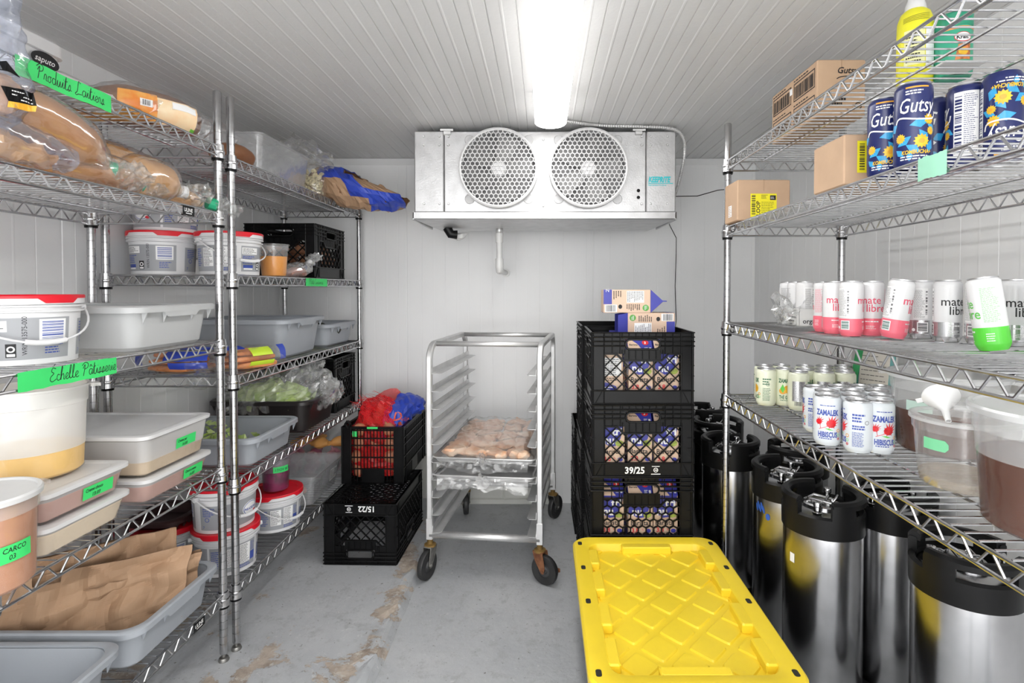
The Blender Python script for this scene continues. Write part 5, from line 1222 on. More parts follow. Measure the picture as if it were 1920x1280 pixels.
for k in range(4):
    st = 'hex' if k == 1 else 'diamond'
    crate(names[k], (SX, 2.27, .0005 + k * .2796), radians([.6, -.8, .4, -.3][k]), .385, .335, .279, st, '39/25' if k == 2 else None, group='milk crates stacked by the back wall')
nm = ['bottom', 'third', 'second', 'topmost']; lev = ['lowest', 'third from top', 'second from top', 'topmost']
for k in range(4):
    crate('black milk crate directly behind the front stack, ' + lev[k] + ' of its column', (SX - .012, 2.64, .0005 + k * .2796), radians([.5, -.6, .3, .2][k]), .385, .335, .279, 'hex' if k == 0 else 'diamond', group='milk crates stacked by the back wall')
for k in range(2):
    crate(('upper' if k else 'lower') + ' black milk crate of the short rear stack against the back wall', (SX - .02, 3.02, .0005 + k * .2796), radians([.5, -.6][k]), .385, .335, .279, group='milk crates stacked by the back wall')
lv = ['lowest', 'honeycomb lattice', '39/25', 'topmost']
for k in (1, 2, 3):
    for i, x in enumerate((-.115, -.005, .096)):
        if k == 3 and i == 0:
            carton('milk carton turned sideways at the left in the topmost crate', (SX + x - .005, 2.27 - .1, k * .2796 + .0085), (0, 0, radians(90))); continue
        carton('standing milk carton, ' + ('left', 'middle', 'right')[i] + ' one behind the lattice of the ' + lv[k] + ' crate', (SX + x, 2.27 - .105 + .004 * ((i + k) % 2), k * .2796 + .0085), (0, 0, radians(2 * ((i + k) % 3 - 1))))
ztop = .0005 + 3 * .2796
for i, x in enumerate((-.05, .06)): carton('standing milk carton at the back of the topmost crate, ' + ('left' if i == 0 else 'right'), (SX + x, 2.37, ztop + .008))
zl = ztop + .008 + CH + CG + .0165 + CW / 2
carton('milk carton with opened flaps lying on the topmost crate, lower of two', (.538, 2.285, ztop + .30), (0, radians(-90), 0), 'loose milk cartons on top of the crates', 'open')
zz = ztop + .30 + CW / 2 + .0005
carton('milk carton with pointed blue gable lying on top of the other one', (.247, 2.285, zz + CW / 2 - .0), tuple((Matrix.Rotation(pi / 2, 4, 'Y') @ Matrix.Rotation(pi / 2, 4, 'Z')).to_euler()), 'loose milk cartons on top of the crates', 'lying')

# ------------------------------------------------------------------ yellow-lidded tote
YEL = mat('yellow_plastic', (.92, .68, .035), .38, var=.04, vs=5, bump=.06, bs=150)
t = thing('storage_tote', 'black storage tote with bright yellow diamond-patterned lid on the floor', 'tote', (.378, 1.665, 0)); LW, LD, ZL = .535, .80, .345
b = MB(); r = lambda i, z, c=.06: rrect(-LW / 2 + i, -LD / 2 + i, LW / 2 - i, LD / 2 - i, c, 6, z)
b.loft([r(.075, 0), r(.06, .01), r(.03, .30), r(.012, .302), r(.012, .32), r(.035, .32), r(.07, .02)], 0, True, True, True); b.build('body', BLACKP, t)
b = MB(); S_ = lambda i, z, c: r(i, z, c); RZ = ZL - .028
b.loft([r(.004, .312, .06), r(0, .316, .06), r(.0, ZL - .006, .06), r(.006, ZL, .058), r(.052, ZL, .04), r(.056, ZL - .003, .04), r(.062, RZ, .036)], 0, False, False, True)
b.loft([r(.062, RZ, .036), r(.0635, RZ, .036)], 0, False, True)
# raised diamonds on the sunken panel
pw, pd = LW / 2 - .066, LD / 2 - .066; cx_, cy_ = .130, .140
def clip(P, lo, hi, ax):
    for s, lim in ((1, hi), (-1, lo)):
        out = []
        for i in range(len(P)):
            a, q = P[i - 1], P[i]; ia, iq = s * a[ax] <= s * lim + 1e-9, s * q[ax] <= s * lim + 1e-9
            if ia != iq: f = (lim - a[ax]) / (q[ax] - a[ax]); out.append((a[0] + (q[0] - a[0]) * f, a[1] + (q[1] - a[1]) * f))
            if iq: out.append(q)
        P = out
        if not P: break
    return P
for i in range(-5, 6):
    for j in range(-6, 7):
        for o in (0, .5):
            X, Y = (i + o) * cx_, (j + o) * cy_ ; h = .5 * cx_ - .0125; k_ = cy_ / cx_
            P = clip([(X - h, Y), (X, Y - h * k_), (X + h, Y), (X, Y + h * k_)], -pw, pw, 0); P = clip(P, -pd, pd, 1) if P else P
            if len(P) < 3: continue
            c = (sum(p[0] for p in P) / len(P), sum(p[1] for p in P) / len(P)); A = 0
            for a, q in zip(P, P[1:] + P[:1]): A += a[0] * q[1] - q[0] * a[1]
            if abs(A) < .0008: continue
            def inset(e): return [(p[0] + (c[0] - p[0]) * e, p[1] + (c[1] - p[1]) * e) for p in P]
            def rd(Q, e=.12):
                out = []
                for k in range(len(Q)):
                    a, q, d_ = Q[k - 1], Q[k], Q[(k + 1) % len(Q)]
                    for f in (0, .5, 1):
                        u = (q[0] + (a[0] - q[0]) * e, q[1] + (a[1] - q[1]) * e); v = (q[0] + (d_[0] - q[0]) * e, q[1] + (d_[1] - q[1]) * e)
                        out.append(((1 - f) ** 2 * u[0] + 2 * f * (1 - f) * q[0] + f * f * v[0], (1 - f) ** 2 * u[1] + 2 * f * (1 - f) * q[1] + f * f * v[1]))
                return out
            b.loft([[(x, y, RZ) for x, y in rd(inset(0))], [(x, y, RZ + .004) for x, y in rd(inset(.05))], [(x, y, RZ + .005) for x, y in rd(inset(.08))]], 0, False, True, True)
# stepped blocks along the wall of the sunken panel
for sg in (-1, 1):
    for y0, y1 in ((-.31, -.20), (-.145, -.035), (.035, .145), (.20, .30)):
        x0, x1 = sorted((sg * (LW / 2 - .052), sg * (LW / 2 - .086))); b.bbox(x0, y0, RZ - .002, x1, y1, ZL - .0005, .004)
    for x0, x1 in ((-.09, .09),):
        y0, y1 = sorted((sg * (LD / 2 - .052), sg * (LD / 2 - .086))); b.bbox(x0, y0, RZ - .002, x1, y1, ZL - .0005, .004)
lid = b.build('lid', YEL, t)
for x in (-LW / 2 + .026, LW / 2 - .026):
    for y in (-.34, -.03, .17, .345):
        b = MB(); b.loft([rrect(x - .0075, y - .013, x + .0075, y + .013, .006, 4, z) for z in (ZL - .004, ZL + .0004)], 0, True, True); b.build('lash_hole_shade', mat('painted_slot_shade', (.02, .018, .012), .8), lid)  # solid dark slabs on the lid paint the shade of open holes
# ------------------------------------------------------------------ kegs
def arc_solid(b, r0, r1, z0, z1, a0, a1, n=14, bev=.004, m=0):
    rings = []
    for i in range(n + 1):
        a = a0 + (a1 - a0) * i / n; c, s = cos(a), sin(a)
        pr = [(r0, z0), (r1, z0), (r1, z1 - bev), (r1 - bev, z1), (r0 + bev, z1), (r0, z1 - bev)]
        rings.append([(r * c, r * s, z) for r, z in pr])
    b.loft(rings, m, True, True, True)
STEELB = mat('brushed_keg_steel', (.50, .50, .51), .22, 1.0, var=.12, vs=6, bump=.05, bs=25)
def keg_proto(label, loc, rz):
    t = thing('keg', label, 'keg', loc, rz, 'steel kegs under the right rack'); b = MB()
    b.lathe([(.108, .0), (.114, .012), (.114, .556), (.110, .575), (.098, .590), (.06, .602), (0, .606)], 56); b.build('body', STEELB, t)
    b = MB(); b.lathe([(.110, .004), (.1165, .004), (.1175, .05), (.1145, .055)], 48); b.build('base_ring', BLACKR, t)
    b = MB(); b.lathe([(.1145, .538), (.1185, .540), (.1195, .60), (.113, .607), (.103, .600), (.101, .590)], 56)
    for c in (0, pi):
        h = 1.13
        for a0, a1 in ((c - h, c - .55), (c + .55, c + h)): arc_solid(b, .104, .1195, .595, .634, a0, a1, 8, .001)
        arc_solid(b, .0925, .1205, .630, .652, c - h, c + h, 22, .008)
        for s in (-1, 1): arc_solid(b, .100, .1195, .595, .640, c + s * h - .03, c + s * h + .03, 2, .004)
    b.build('rubber_top', BLACKR, t)
    for y in (-.074, .074):
        b = MB(); b.lathe([(.013, .598), (.0145, .601), (.0145, .606), (.0105, .608), (.0095, .622), (.0115, .624), (.0115, .634), (.010, .637), (.004, .638), (.0035, .634), (0, .634)], 18, c=(0, y)); b.build('valve_post', STEEL, t)
    b = MB(); L = [[(rx * cos(a), ry * sin(a), z) for a in [2 * pi * k / 32 for k in range(32)]] for rx, ry, z in ((.060, .046, .600), (.062, .048, .610), (.056, .043, .614), (.05, .038, .611), (.001, .001, .611))]
    b.loft(L, 0, False, False, True); b.lathe([(.008, .611), (.008, .622), (.005, .630), (0, .630)], 12, c=(.028, 0)); b.build('hatch_lid', STEEL, t)
    b = MB(); b.tube([(-.046, -.020, .614), (-.03, -.022, .626), (.03, -.022, .622), (.040, -.012, .640), (.040, .012, .640), (.03, .022, .622), (-.03, .022, .626), (-.046, .020, .614)], .0035, 8)
    b.tube([(.012, -.022, .628), (.012, .022, .628)], .004, 8); b.build('bail', STEEL, t)
    b = MB(); b.tube([(.0, -.040, .612), (.010, -.055, .625), (.006, -.070, .630)], .005, 8); b.tube([(.008, -.05, .632), (.012, -.06, .637), (.004, -.066, .634), (.0, -.056, .63), (.008, -.05, .632)], .0018, 6); b.build('relief_ring', STEEL, t)
    return t
KG = [(.880, 1.715, -38, 'nearest whole keg with white sticker, in front of the others under the right rack'),
      (.886, 1.985, -36, 'keg with blue marks behind the one with the white sticker'),
      (.800, 2.335, -40, 'keg directly behind the rack post beside the crate stack'),
      (.850, 2.66, 20, 'keg far behind the rack post, second from back wall'),
      (.865, 2.955, -60, 'keg nearest the back wall behind the crate stack'),
      (1.035, 2.225, 70, 'keg half hidden under the shelf edge behind the blue-marked keg'),
      (1.118, 1.74, -80, 'keg in shadow between the stickered keg and the front right corner keg'),
      (1.050, 1.352, -105, 'keg at the bottom right corner of the picture nearest viewer')]
k0 = None
for x, y, a, l in KG:
    if k0 is None: k0 = keg_proto(l, (x, y, .0005), radians(a)); kk = k0
    else: kk = dup(k0, l, (x, y, .0005), radians(a))
    if 'white sticker, in front' in l: keep = kk
    if 'blue marks' in l: kb = kk
def stick(root, ang, z, w, h, m, shapes, name, lab):
    d = D2(); shapes(d); b = MB(); a0 = radians(ang) - root.rotation_euler.z
    f = cyl_map(.1146, a0); d.emit(b, lambda s, zz, hh: (lambda q: (q[0], q[1], q[2] + z))(f(s, zz, hh)), .006); o = b.build(name, m, root); o['label'] = lab
stick(keep, -163, .455, 0, 0, [PAPERW], lambda d: d.rect(-.009, -.014, .009, .014, 0, 1), 'sticker', 'small white sticker')
def blu(d):
    for q in range(5): d.ell(-.02 + q * .008, .01 * (q % 2), .005, .014, 0, 1, 10, .3)
    d.ell(.03, -.02, .009, .012, 0, 1, 10)
stick(kb, -160, .50, 0, 0, [mat('blue_paint_mark', (.03, .12, .55), .5)], blu, 'paint_mark', 'blue paint marks')

# ------------------------------------------------------------------ cans
CANAL = mat('can_aluminium', (.68, .68, .69), .28, 1.0, var=.05)
def can_thing(kind, label, loc, rz, group, rot=None):
    r, h, mats, art = CANS[kind]; bm = 1 if kind in ('pink', 'silver', 'green') else 0
    if kind not in _can:
        t = thing('drink_can', label, 'can', loc, rz, group, rot); b = MB(); nk = .86 * r; hn = r * .30
        b.lathe([(r * .72, .003), (r * .78, .0), (r * .80, .0), (r * .93, .007), (r, .013), (r, h - hn - .006), (r * .985, h - hn)], 48, mm=[6, 6, bm, bm, 0, 0]); b.lathe([(r * .985, h - hn), (nk + .0015, h - .006), (nk, h - .004)], 48, m=7 if len(mats) > 7 else 0)
        d = D2(); art(d, r, h); d.emit(b, cyl_map(r, -pi / 2), .004, .0002); b.build('body', mats, t)
        b = MB(); b.lathe([(nk, h - .004), (nk + .0012, h - .0025), (nk + .0008, h), (nk - .001, h), (nk - .002, h - .006), (nk - .006, h - .0065), (nk - .008, h - .004), (0, h - .004)], 40); b.build('lid', CANAL, t)
        b = MB(); b.loft([[(.007 * cos(a), .004 + .011 * sin(a), z) for a in [2 * pi * k / 16 for k in range(16)]] for z in (h - .004, h - .002)], 0, False, True); b.lathe([(0, h - .0015), (.003, h - .0015), (.003, h - .003)], 8); b.build('tab', CANAL, t); _can[kind] = t; return t
    return dup(_can[kind], label, loc, None, group, rot if rot else (0, 0, rz))
_can = {}
def petals(d, x, z, n, rl, rw, m, ly, r0=0, a0=0):
    for k in range(n):
        a = a0 + 2 * pi * k / n; c, s = cos(a), sin(a)
        d.poly([(x + c * r0, z + s * r0), (x + c * (r0 + rl * .5) - s * rw, z + s * (r0 + rl * .5) + c * rw), (x + c * (r0 + rl), z + s * (r0 + rl)), (x + c * (r0 + rl * .5) + s * rw, z + s * (r0 + rl * .5) - c * rw)], m, ly)
def art_gutsy(d, r, h):
    B, W, Y, L, O, P = 0, 1, 2, 3, 4, 5
    for rep in (-1, 0, 1):
        x = rep * 2 * pi * r / 2.0 if rep else 0
        if rep: continue
    for x in (0,):
        for (px, pz, a, l) in ((-.022, .052, .6, .03), (.012, .060, 2.2, .03), (.004, .085, .2, .034), (-.006, .036, -.6, .03), (.024, .040, 1.2, .028), (-.030, .030, 2.4, .022), (.030, .076, -.5, .026), (-.012, .022, 1.5, .02)):
            c, s = cos(a), sin(a); d.poly([(px - c * l * .5, pz - s * l * .5), (px - s * l * .28, pz + c * l * .28), (px + c * l * .5, pz + s * l * .5), (px + s * l * .28, pz - c * l * .28)], L, 1)
        for px, pz, q in ((-.029, .058, .0085), (.022, .092, .0095), (.026, .070, .0075), (.008, .050, .012)):
            petals(d, px, pz, 12, q * .7, q * .22, Y, 2, q * .5); d.ell(px, pz, q * .95, q * .85, Y, 3); d.ell(px, pz, q * .45, q * .4, O, 4)
        d.text('Gutsy', .0, .106, .040, W, 5, shear=.25, bold=.005, sx=.66, center=True); d.stroke(_smooth([(.036, .108), (.030, .094), (.0, .092), (-.030, .098), (-.038, .088)]), .003, W, 5)
        d.lines(-.020, .140, .022, .150, 2, W, 2, .5, 3); d.rect(-.02, .153, .02, .156, O, 2); d.text('KOMBUCHA+', .0, .026, .0105, Y, 5, bold=.03, sx=.78, shear=.15, center=True); d.lines(-.028, .014, .026, .024, 2, W, 4, .45, 5)
    x = .062; d.rect(x - .020, .024, x + .022, .150, W, 1); d.bars(x - .018, .030, x - .006, .146, 22, B, 2, True, 2); d.lines(x - .003, .028, x + .020, .146, 30, B, 2, .35, 4)
    x = -.068; petals(d, x, .070, 5, .018, .008, 1, 2); d.ell(x, .070, .005, .005, P, 3)
    for a in (.4, 2.0, 3.6, 5.2): c, s = cos(a), sin(a); d.poly([(x + c * .012, .07 + s * .016), (x + c * .024 - s * .009, .07 + s * .028 + c * .009), (x + c * .034, .07 + s * .045), (x + c * .024 + s * .009, .07 + s * .028 - c * .009)], L, 1)
    d.text('G', x - .015, .106, .042, W, 3, shear=.25)
def art_mate(col):
    def art(d, r, h):
        d.rect(-pi * r, .013, pi * r, .046, 1, 1)
        d.text('mate', -.026, .085, .028, 2, 3, sx=.92, bold=.006); d.text('libre', -.010, .064, .028, 2, 3, sx=.92, bold=.006)
        d.lines(-.012, .035, .02, .041, 1, 4, 3, .5, 2); d.lines(-.010, .018, .02, .028, 3, 4, 3, .35, 3)
        x = .055; d.lines(x - .015, .056, x + .015, .124, 24, 2 if col != 'silver' else 3, 2, .30, 5); d.lines(x - .015, .018, x + .0, .036, 4, 4, 3, .35, 6)
        x = -.055; d.rect(x - .021, .050, x + .010, .125, 4, 2); d.lines(x - .020, .052, x + .004, .122, 30, 3, 3, .38, 7); d.bars(x + .005, .06, x + .009, .12, 9, 3, 3, True, 1)
        d.rect(x - .012, .017, x + .011, .041, 4, 2); d.bars(x - .010, .019, x + .009, .039, 10, 5, 3, True, 8); d.ell(x - .020, .022, .004, .004, 4, 2)
    return art
def art_zam(d, r, h):
    W, N, R_, G, I, O = 0, 1, 2, 3, 4, 5
    d.text('ZAMALEK', .0, .078, .0195, N, 2, bold=.04, sx=.60, center=True); d.lines(-.018, .100, .018, .1035, 1, N, 2, .6, 2)
    def hib(x, z, q):
        d.ell(x, z, q * .62, q * .55, R_, 2)
        for a, l in ((1.9, 1.1), (1.45, 1.25), (1.0, 1.35), (.6, 1.4), (.2, 1.1), (2.5, .8), (-.3, .85), (3.6, .75), (4.3, .8), (5.3, .8), (3.1, .7)):
            c, s = cos(a), sin(a); w = q * .20; d.poly([(x - s * w, z + c * w), (x + c * q * l, z + s * q * l), (x + s * w, z - c * w)], R_, 2)
    hib(.008, .057, .0180); hib(-.021, .060, .0120); d.stroke([(-.020, .042), (-.008, .047), (.004, .052)], .0012, R_, 2); d.stroke([(-.016, .044), (-.018, .055)], .0012, R_, 2); d.poly([(-.008, .045), (.004, .041), (.014, .041), (.002, .045)], G, 2)
    d.text('HIBISCUS', .0, .023, .0185, N, 2, bold=.04, sx=.60, center=True); d.lines(-.020, .017, .022, .021, 1, N, 2, .6, 4)
    x = .052; d.lines(x - .014, .074, x + .018, .096, 3, N, 2, .6, 5); d.lines(x - .014, .056, x + .016, .068, 2, N, 2, .65, 6); d.lines(x - .014, .016, x + .018, .052, 11, N, 2, .45, 7); d.ring(x + .018, .075, .005, .0012, I, 2)
    d.ring(x - .026, .040, .0045, .0016, O, 2); d.ring(x - .026, .029, .0035, .001, G, 2); d.ring(x - .026, .020, .0035, .001, R_, 2); d.ell(x - .026, .020, .0015, .0015, R_, 3)
    x = -.058; d.rect(x - .018, .02, x + .022, .095, 0, 1); d.lines(x - .016, .022, x + .020, .094, 22, I, 2, .35, 8); d.bars(x - .028, .02, x - .020, .06, 9, I, 2, True, 3)
def art_lem(d, r, h):
    W, N, Y, G, I, O = 0, 1, 2, 3, 4, 5
    d.text('ZAMALEK', .0, .079, .0185, N, 2, bold=.04, sx=.60, center=True); d.ell(.006, .057, .016, .014, Y, 2); d.ring(.006, .057, .0135, .002, O, 3); petals(d, .006, .057, 8, .011, .003, O, 4); d.ell(-.012, .050, .012, .010, O, 1)
    d.poly([(-.012, .044), (-.020, .058), (-.012, .074), (-.005, .058)], G, 4); d.text('THÉ GLACÉ', .0, .024, .0165, N, 2, bold=.03, sx=.55, center=True); d.lines(-.02, .017, .022, .021, 1, N, 2, .6, 4)
    x = .052; d.lines(x - .014, .070, x + .018, .095, 3, N, 2, .5, 5); d.lines(x - .014, .018, x + .018, .062, 9, N, 2, .4, 7); d.ring(x + .002, .074, .006, .0012, N, 2); d.ring(x - .026, .040, .0045, .0016, O, 2)
    d.ring(x - .026, .029, .0035, .001, G, 2); x = -.058; d.rect(x - .018, .03, x + .022, .095, 6, 1); d.lines(x - .016, .032, x + .020, .094, 18, I, 2, .4, 8); d.bars(x - .01, .016, x + .014, .03, 12, I, 2, False, 3)
OR = mat('orange_ink', (.85, .40, .04), .4); NAVY = mat('navy_print', (.014, .022, .12), .28, var=.03); LBL = mat('bright_blue_print', (.04, .38, .72), .28, var=.1, vs=60)
WCAN = mat('white_can', (.76, .76, .77), .25, var=.01); PINK = mat('pink_print', (.86, .16, .22), .3, var=.02); GRN = mat('green_print_can', (.10, .60, .05), .3, var=.02); SLV = mat('silver_print', (.55, .55, .56), .25, .8, var=.03)
CRM = mat('cream_can', (.80, .83, .66), .28, var=.02); DGR = mat('dark_green_ink', (.03, .16, .07), .4); YLW = mat('sunny_yellow_print', (.90, .55, .03), .35, var=.1, vs=80); RDF = mat('hibiscus_red', (.76, .02, .03), .35, var=.15, vs=90); TEALBAR = mat('barcode_green', (.04, .16, .13), .5); GRYINK = mat('grey_ink', (.16, .16, .17), .5)
ZW = mat('white_blue_can', (.72, .76, .79), .25, var=.01)
CANS = {'gutsy': (.033, .168, [NAVY, PAPERW, YLW, LBL, OR, PINK, CANAL], art_gutsy),
 'pink': (.029, .145, [WCAN, PINK, mat('pink_letters', (.80, .08, .15), .4), GRYINK, PAPERW, TEALBAR, CANAL], art_mate('pink')),
 'silver': (.029, .145, [WCAN, SLV, INK, GRYINK, PAPERW, INK, CANAL], art_mate('silver')),
 'green': (.029, .145, [WCAN, GRN, mat('green_letters', (.12, .55, .08), .4), GRYINK, PAPERW, TEALBAR, CANAL], art_mate('green')),
 'hib': (.0328, .125, [ZW, BLUEINK, RDF, GRN, GRYINK, OR, CANAL], art_zam),
 'lem': (.0328, .125, [CRM, DGR, YLW, GRN, GRYINK, OR, CANAL], art_lem)}
def face(x, y, off=0): return atan2(-y, -x) + pi / 2 + radians(off)
R1, R2, R3, R4 = [z + .0005 for z in CLV]
G = [(.733, 1.185, 5, 'navy flowered can furthest left on the second shelf beside the cardboard box'), (.735, 1.098, 12, 'navy can with yellow flowers, second from left, nearest the shelf edge'),
     (.838, 1.185, 95, 'navy can in shadow behind the yellow-flowered one'), (.845, 1.105, -108, 'navy can turned to show its white ingredient panel')]
for x, y, o, l in G: can_thing('gutsy', l, (x, y, R2), face(x, y, o), 'navy drink cans on the second shelf')
can_thing('gutsy', 'navy flowered can standing upside down at the right edge, second shelf', (.868, 1.045, R2 + .168), 0, 'navy drink cans on the second shelf', rot=(pi, 0, face(.868, 1.045, 195)))
Mc = [('pink', .820, 1.60, -135, 0, 'pink-banded can furthest left beside the white cardboard tray'), ('pink', .811, 1.53, 12, 0, 'pink-banded can second from left showing pink letters'), ('pink', .817, 1.455, 80, 0, 'upright pink-banded can at the front showing its barcode'),
      ('pink', .880, 1.468, -8, 0, 'pink-banded can behind, between the barcode can and the tilted one'), ('pink', .868, 1.362, 68, 8, 'tilted pink-banded can leaning right against a silver one'),
      ('silver', .955, 1.385, 115, 0, 'silver-banded can turned to its fine print beside the tilted pink one'), ('silver', .958, 1.30, 25, 0, 'silver-banded can showing black letters left of the tilted green one'),
      ('silver', .985, 1.235, 80, 0, 'silver-banded can half hidden behind the tilted green one'), ('green', .893, 1.085, -95, -8, 'green-banded can tilted left in front at the shelf end'),
      ('silver', 1.035, 1.205, 20, 0, 'silver-banded can behind the right side of the tilted green one'), ('green', 1.0, 1.095, -95, 0, 'green-lettered can cut by the right picture edge, third shelf')]
for k, x, y, o, tl, l in Mc:
    f = face(x, y, o)
    if tl:
        # lean in the direction across the view, resting on the low edge
        v = Vector((-y, x, 0)).normalized() * -1; ax = Vector((x, y, 0)).normalized(); q = Matrix.Rotation(radians(tl), 4, ax) @ Matrix.Rotation(f, 4, 'Z'); dz = .029 * .9 * sin(abs(radians(tl)))
        can_thing(k, l, (x, y, R3 + dz), 0, 'white slim cans on the third shelf', rot=tuple(q.to_euler()))
    else: can_thing(k, l, (x, y, R3), f, 'white slim cans on the third shelf')
ZC = [(.728, 1.40, 2, 'front hibiscus can showing the red flower, nearest the shelf edge'), (.770, 1.336, -88, 'hibiscus can turned to its blue small print beside the front flower can'), (.819, 1.331, 22, 'hibiscus can with half a red flower showing, beside the brown container'),
      (.761, 1.526, -100, 'white hibiscus can at the left end of the back row'), (.829, 1.533, 160, 'white hibiscus can second in the back row'), (.889, 1.533, 150, 'white hibiscus can third in the back row'), (.941, 1.53, 200, 'white hibiscus can right end of the back row'),
      (.758, 1.462, 170, 'white hibiscus can directly behind the front flower can'), (.827, 1.464, 190, 'white hibiscus can in the middle of the group'), (.892, 1.464, 140, 'white hibiscus can right of the middle one, near the brown container'), (.796, 1.400, 180, 'white hibiscus can behind the small print can'), (.862, 1.396, 180, 'white hibiscus can behind the half-flower can')]
for x, y, o, l in ZC: can_thing('hib', l, (x, y, R4), face(x, y, o), 'white hibiscus cans on the fourth shelf')
LC = [(.763, 1.872, -85, 'cream can at the front left of the iced tea group, by the post'), (.826, 1.872, 12, 'cream can showing the orange slice, second in front row'), (.840, 1.800, 100, 'cream can standing foremost with grey panel and barcode'), (.889, 1.855, 15, 'cream can with letters partly hidden behind the foremost one'), (.922, 1.795, 95, 'cream can front row, fourth from left'), (.990, 1.795, 90, 'cream can right end of the front row by the folder'),
      (.785, 1.945, 180, 'cream can back row, left end'), (.851, 1.955, 180, 'cream can back row, second from left'), (.925, 1.935, 180, 'cream can back row, third from left'), (.955, 1.862, 180, 'cream can middle row, third from left'), (.992, 1.930, 180, 'cream can back row, fourth from left'), (1.022, 1.862, 180, 'cream can middle row, right end'), (1.060, 1.935, 180, 'cream can back row, right end by the rear post')]
for x, y, o, l in LC: can_thing('lem', l, (x, y, R4), face(x, y, o), 'cream iced tea cans on the fourth shelf')
# white cardboard tray of cans under loose film
t = thing('can_tray', 'white cardboard tray holding cans beside the pink ones', 'box', (.9005, 1.905, R3), radians(-4)); wc = mat('white_card', (.80, .80, .79), .6, var=.03); b = MB()
w, l, hh = .10, .20, .058
b.box(-w / 2, -l / 2, 0, w / 2, l / 2, .003)
for x in (-w / 2, w / 2 - .002): b.box(x, -l / 2, 0, x + .002, l / 2, hh)
for y in (-l / 2, l / 2 - .002): b.box(-w / 2, y, 0, w / 2, y + .002, hh)
d = D2(); d.text('mate', .012, .028, .030, 1, 1, bold=.01); d.text('libre', .05, .008, .024, 1, 1); d.lines(.11, .01, .18, .035, 2, 1, 1, .5, 2); d.emit(b, plane_map((-w / 2 - .0004, l / 2, 0), (0, -1, 0), (0, 0, 1)))
d = D2(); d.text('organic', .012, .010, .022, 1, 1, bold=.01); d.emit(b, plane_map((-w / 2, -l / 2 - .0004, 0), (1, 0, 0), (0, 0, 1))); b.build('tray', [wc, INK], t)
for i, (dx, dy) in enumerate(((-.022, -.064), (-.022, 0), (-.022, .062), (.030, -.040), (.030, .028))):
    x = .9005 + dx; y = 1.905 + dy; can_thing('silver', 'white can standing in the white tray under loose film', (x, y, R3 + .0035), face(x, y, 150 + 40 * i), 'white cans in the cardboard tray')
b = MB(); blob([(.865, 1.99, R3 + .05), (.84, 1.93, R3 + .05), (.838, 1.87, R3 + .035), (.842, 1.82, R3 + .03)], [(.012, .03), (.022, .048), (.018, .04), (.01, .02)], 20, 6, .03, 30, 101, b, crease=True, smooth=False, flat=R3 + .002)
sheet(lambda x, y: (.842 + .010 * nz((x, y, 0), 6, 3) + .03 * y * y, 1.99 - .19 * x, R3 + .04 + .075 * y * (.7 + .4 * nz((x * 3, 0, 0), 1, 5))), 14, 8, 0, b, False)
tag(b.build('plastic_wrap', CLOUDY), 'torn clear plastic wrap hanging over the white cardboard tray', 'plastic wrap')

# ------------------------------------------------------------------ boxes and bottles on the right rack
def carton_box(name, label, loc, W, D, H, rz, draw=None, mats=None):
    t = thing(name, label, 'box', loc, rz); b = MB(); b.bbox(-W / 2, -D / 2, 0, W / 2, D / 2, H, .003)
    if draw: q = MB(); draw(q, W, D, H); o = len(b.v); b.v += q.v; b.f += [[i + o for i in f] for f in q.f]; b.mi += [i + 1 for i in q.mi]; b.sm += q.sm
    b.build('box', [CARD] + (mats or []), t)
    b = MB(); b.box(-.0008, -D / 2 - .0004, H - .04, .0008, D / 2 + .0004, H + .0004) ; 
    for x in (-.022, .022): b.box(x - .0004, -D / 2, H, x + .0004, D / 2, H + .0003)
    b.build('flap_seam', mat('cardboard_edge', (.40, .26, .16), .85), t)
    return t
def dr1(b, W, D, H):
    d = D2()
    for i in (0, 1):
        for j in (0, 1):
            x = .012 + i * D * .49; z = .012 + j * H * .47; w, h = D * .43, H * .34
            for a in ((x, z, x + w, z + .003), (x, z + h - .003, x + w, z + h), (x, z, x + .003, z + h), (x + w - .003, z, x + w, z + h)): d.rect(*a, 0, 1)
            d.bars(x + .006, z + .006, x + w - .006, z + h - .010, 26, 0, 1, False, i * 2 + j); d.lines(x, z + h + .004, x + w, z + h + .010, 1, 0, 1, .6, 4)
    d.rect(D * .44, H * .72, D * .50, H * .84, 1, 2)
    d.emit(b, plane_map((-W / 2 - .0005, D / 2, 0), (0, -1, 0), (0, 0, 1)))
    d = D2(); d.text('Gutsy', W * .40, H * .76, .024, 0, 1, shear=.25, bold=.02); d.stroke(_smooth([(W * .40, H * .66), (W * .5, H * .70), (W * .8, H * .72)]), .0025, 0, 1); d.lines(W * .3, .03, W * .6, .055, 2, 0, 1, .5, 2); d.ring(W * .85, .03, .010, .0025, 0, 1); d.emit(b, plane_map((-W / 2, -D / 2 - .0005, 0), (1, 0, 0), (0, 0, 1)))
carton_box('cardboard_box', 'cardboard case with printed barcodes on the top shelf of the right rack', (.830, 1.69, R1), .135, .30, .158, 0, dr1, [INK, PAPERW])
YL = mat('yellow_label', (.90, .80, .02), .45, var=.02)
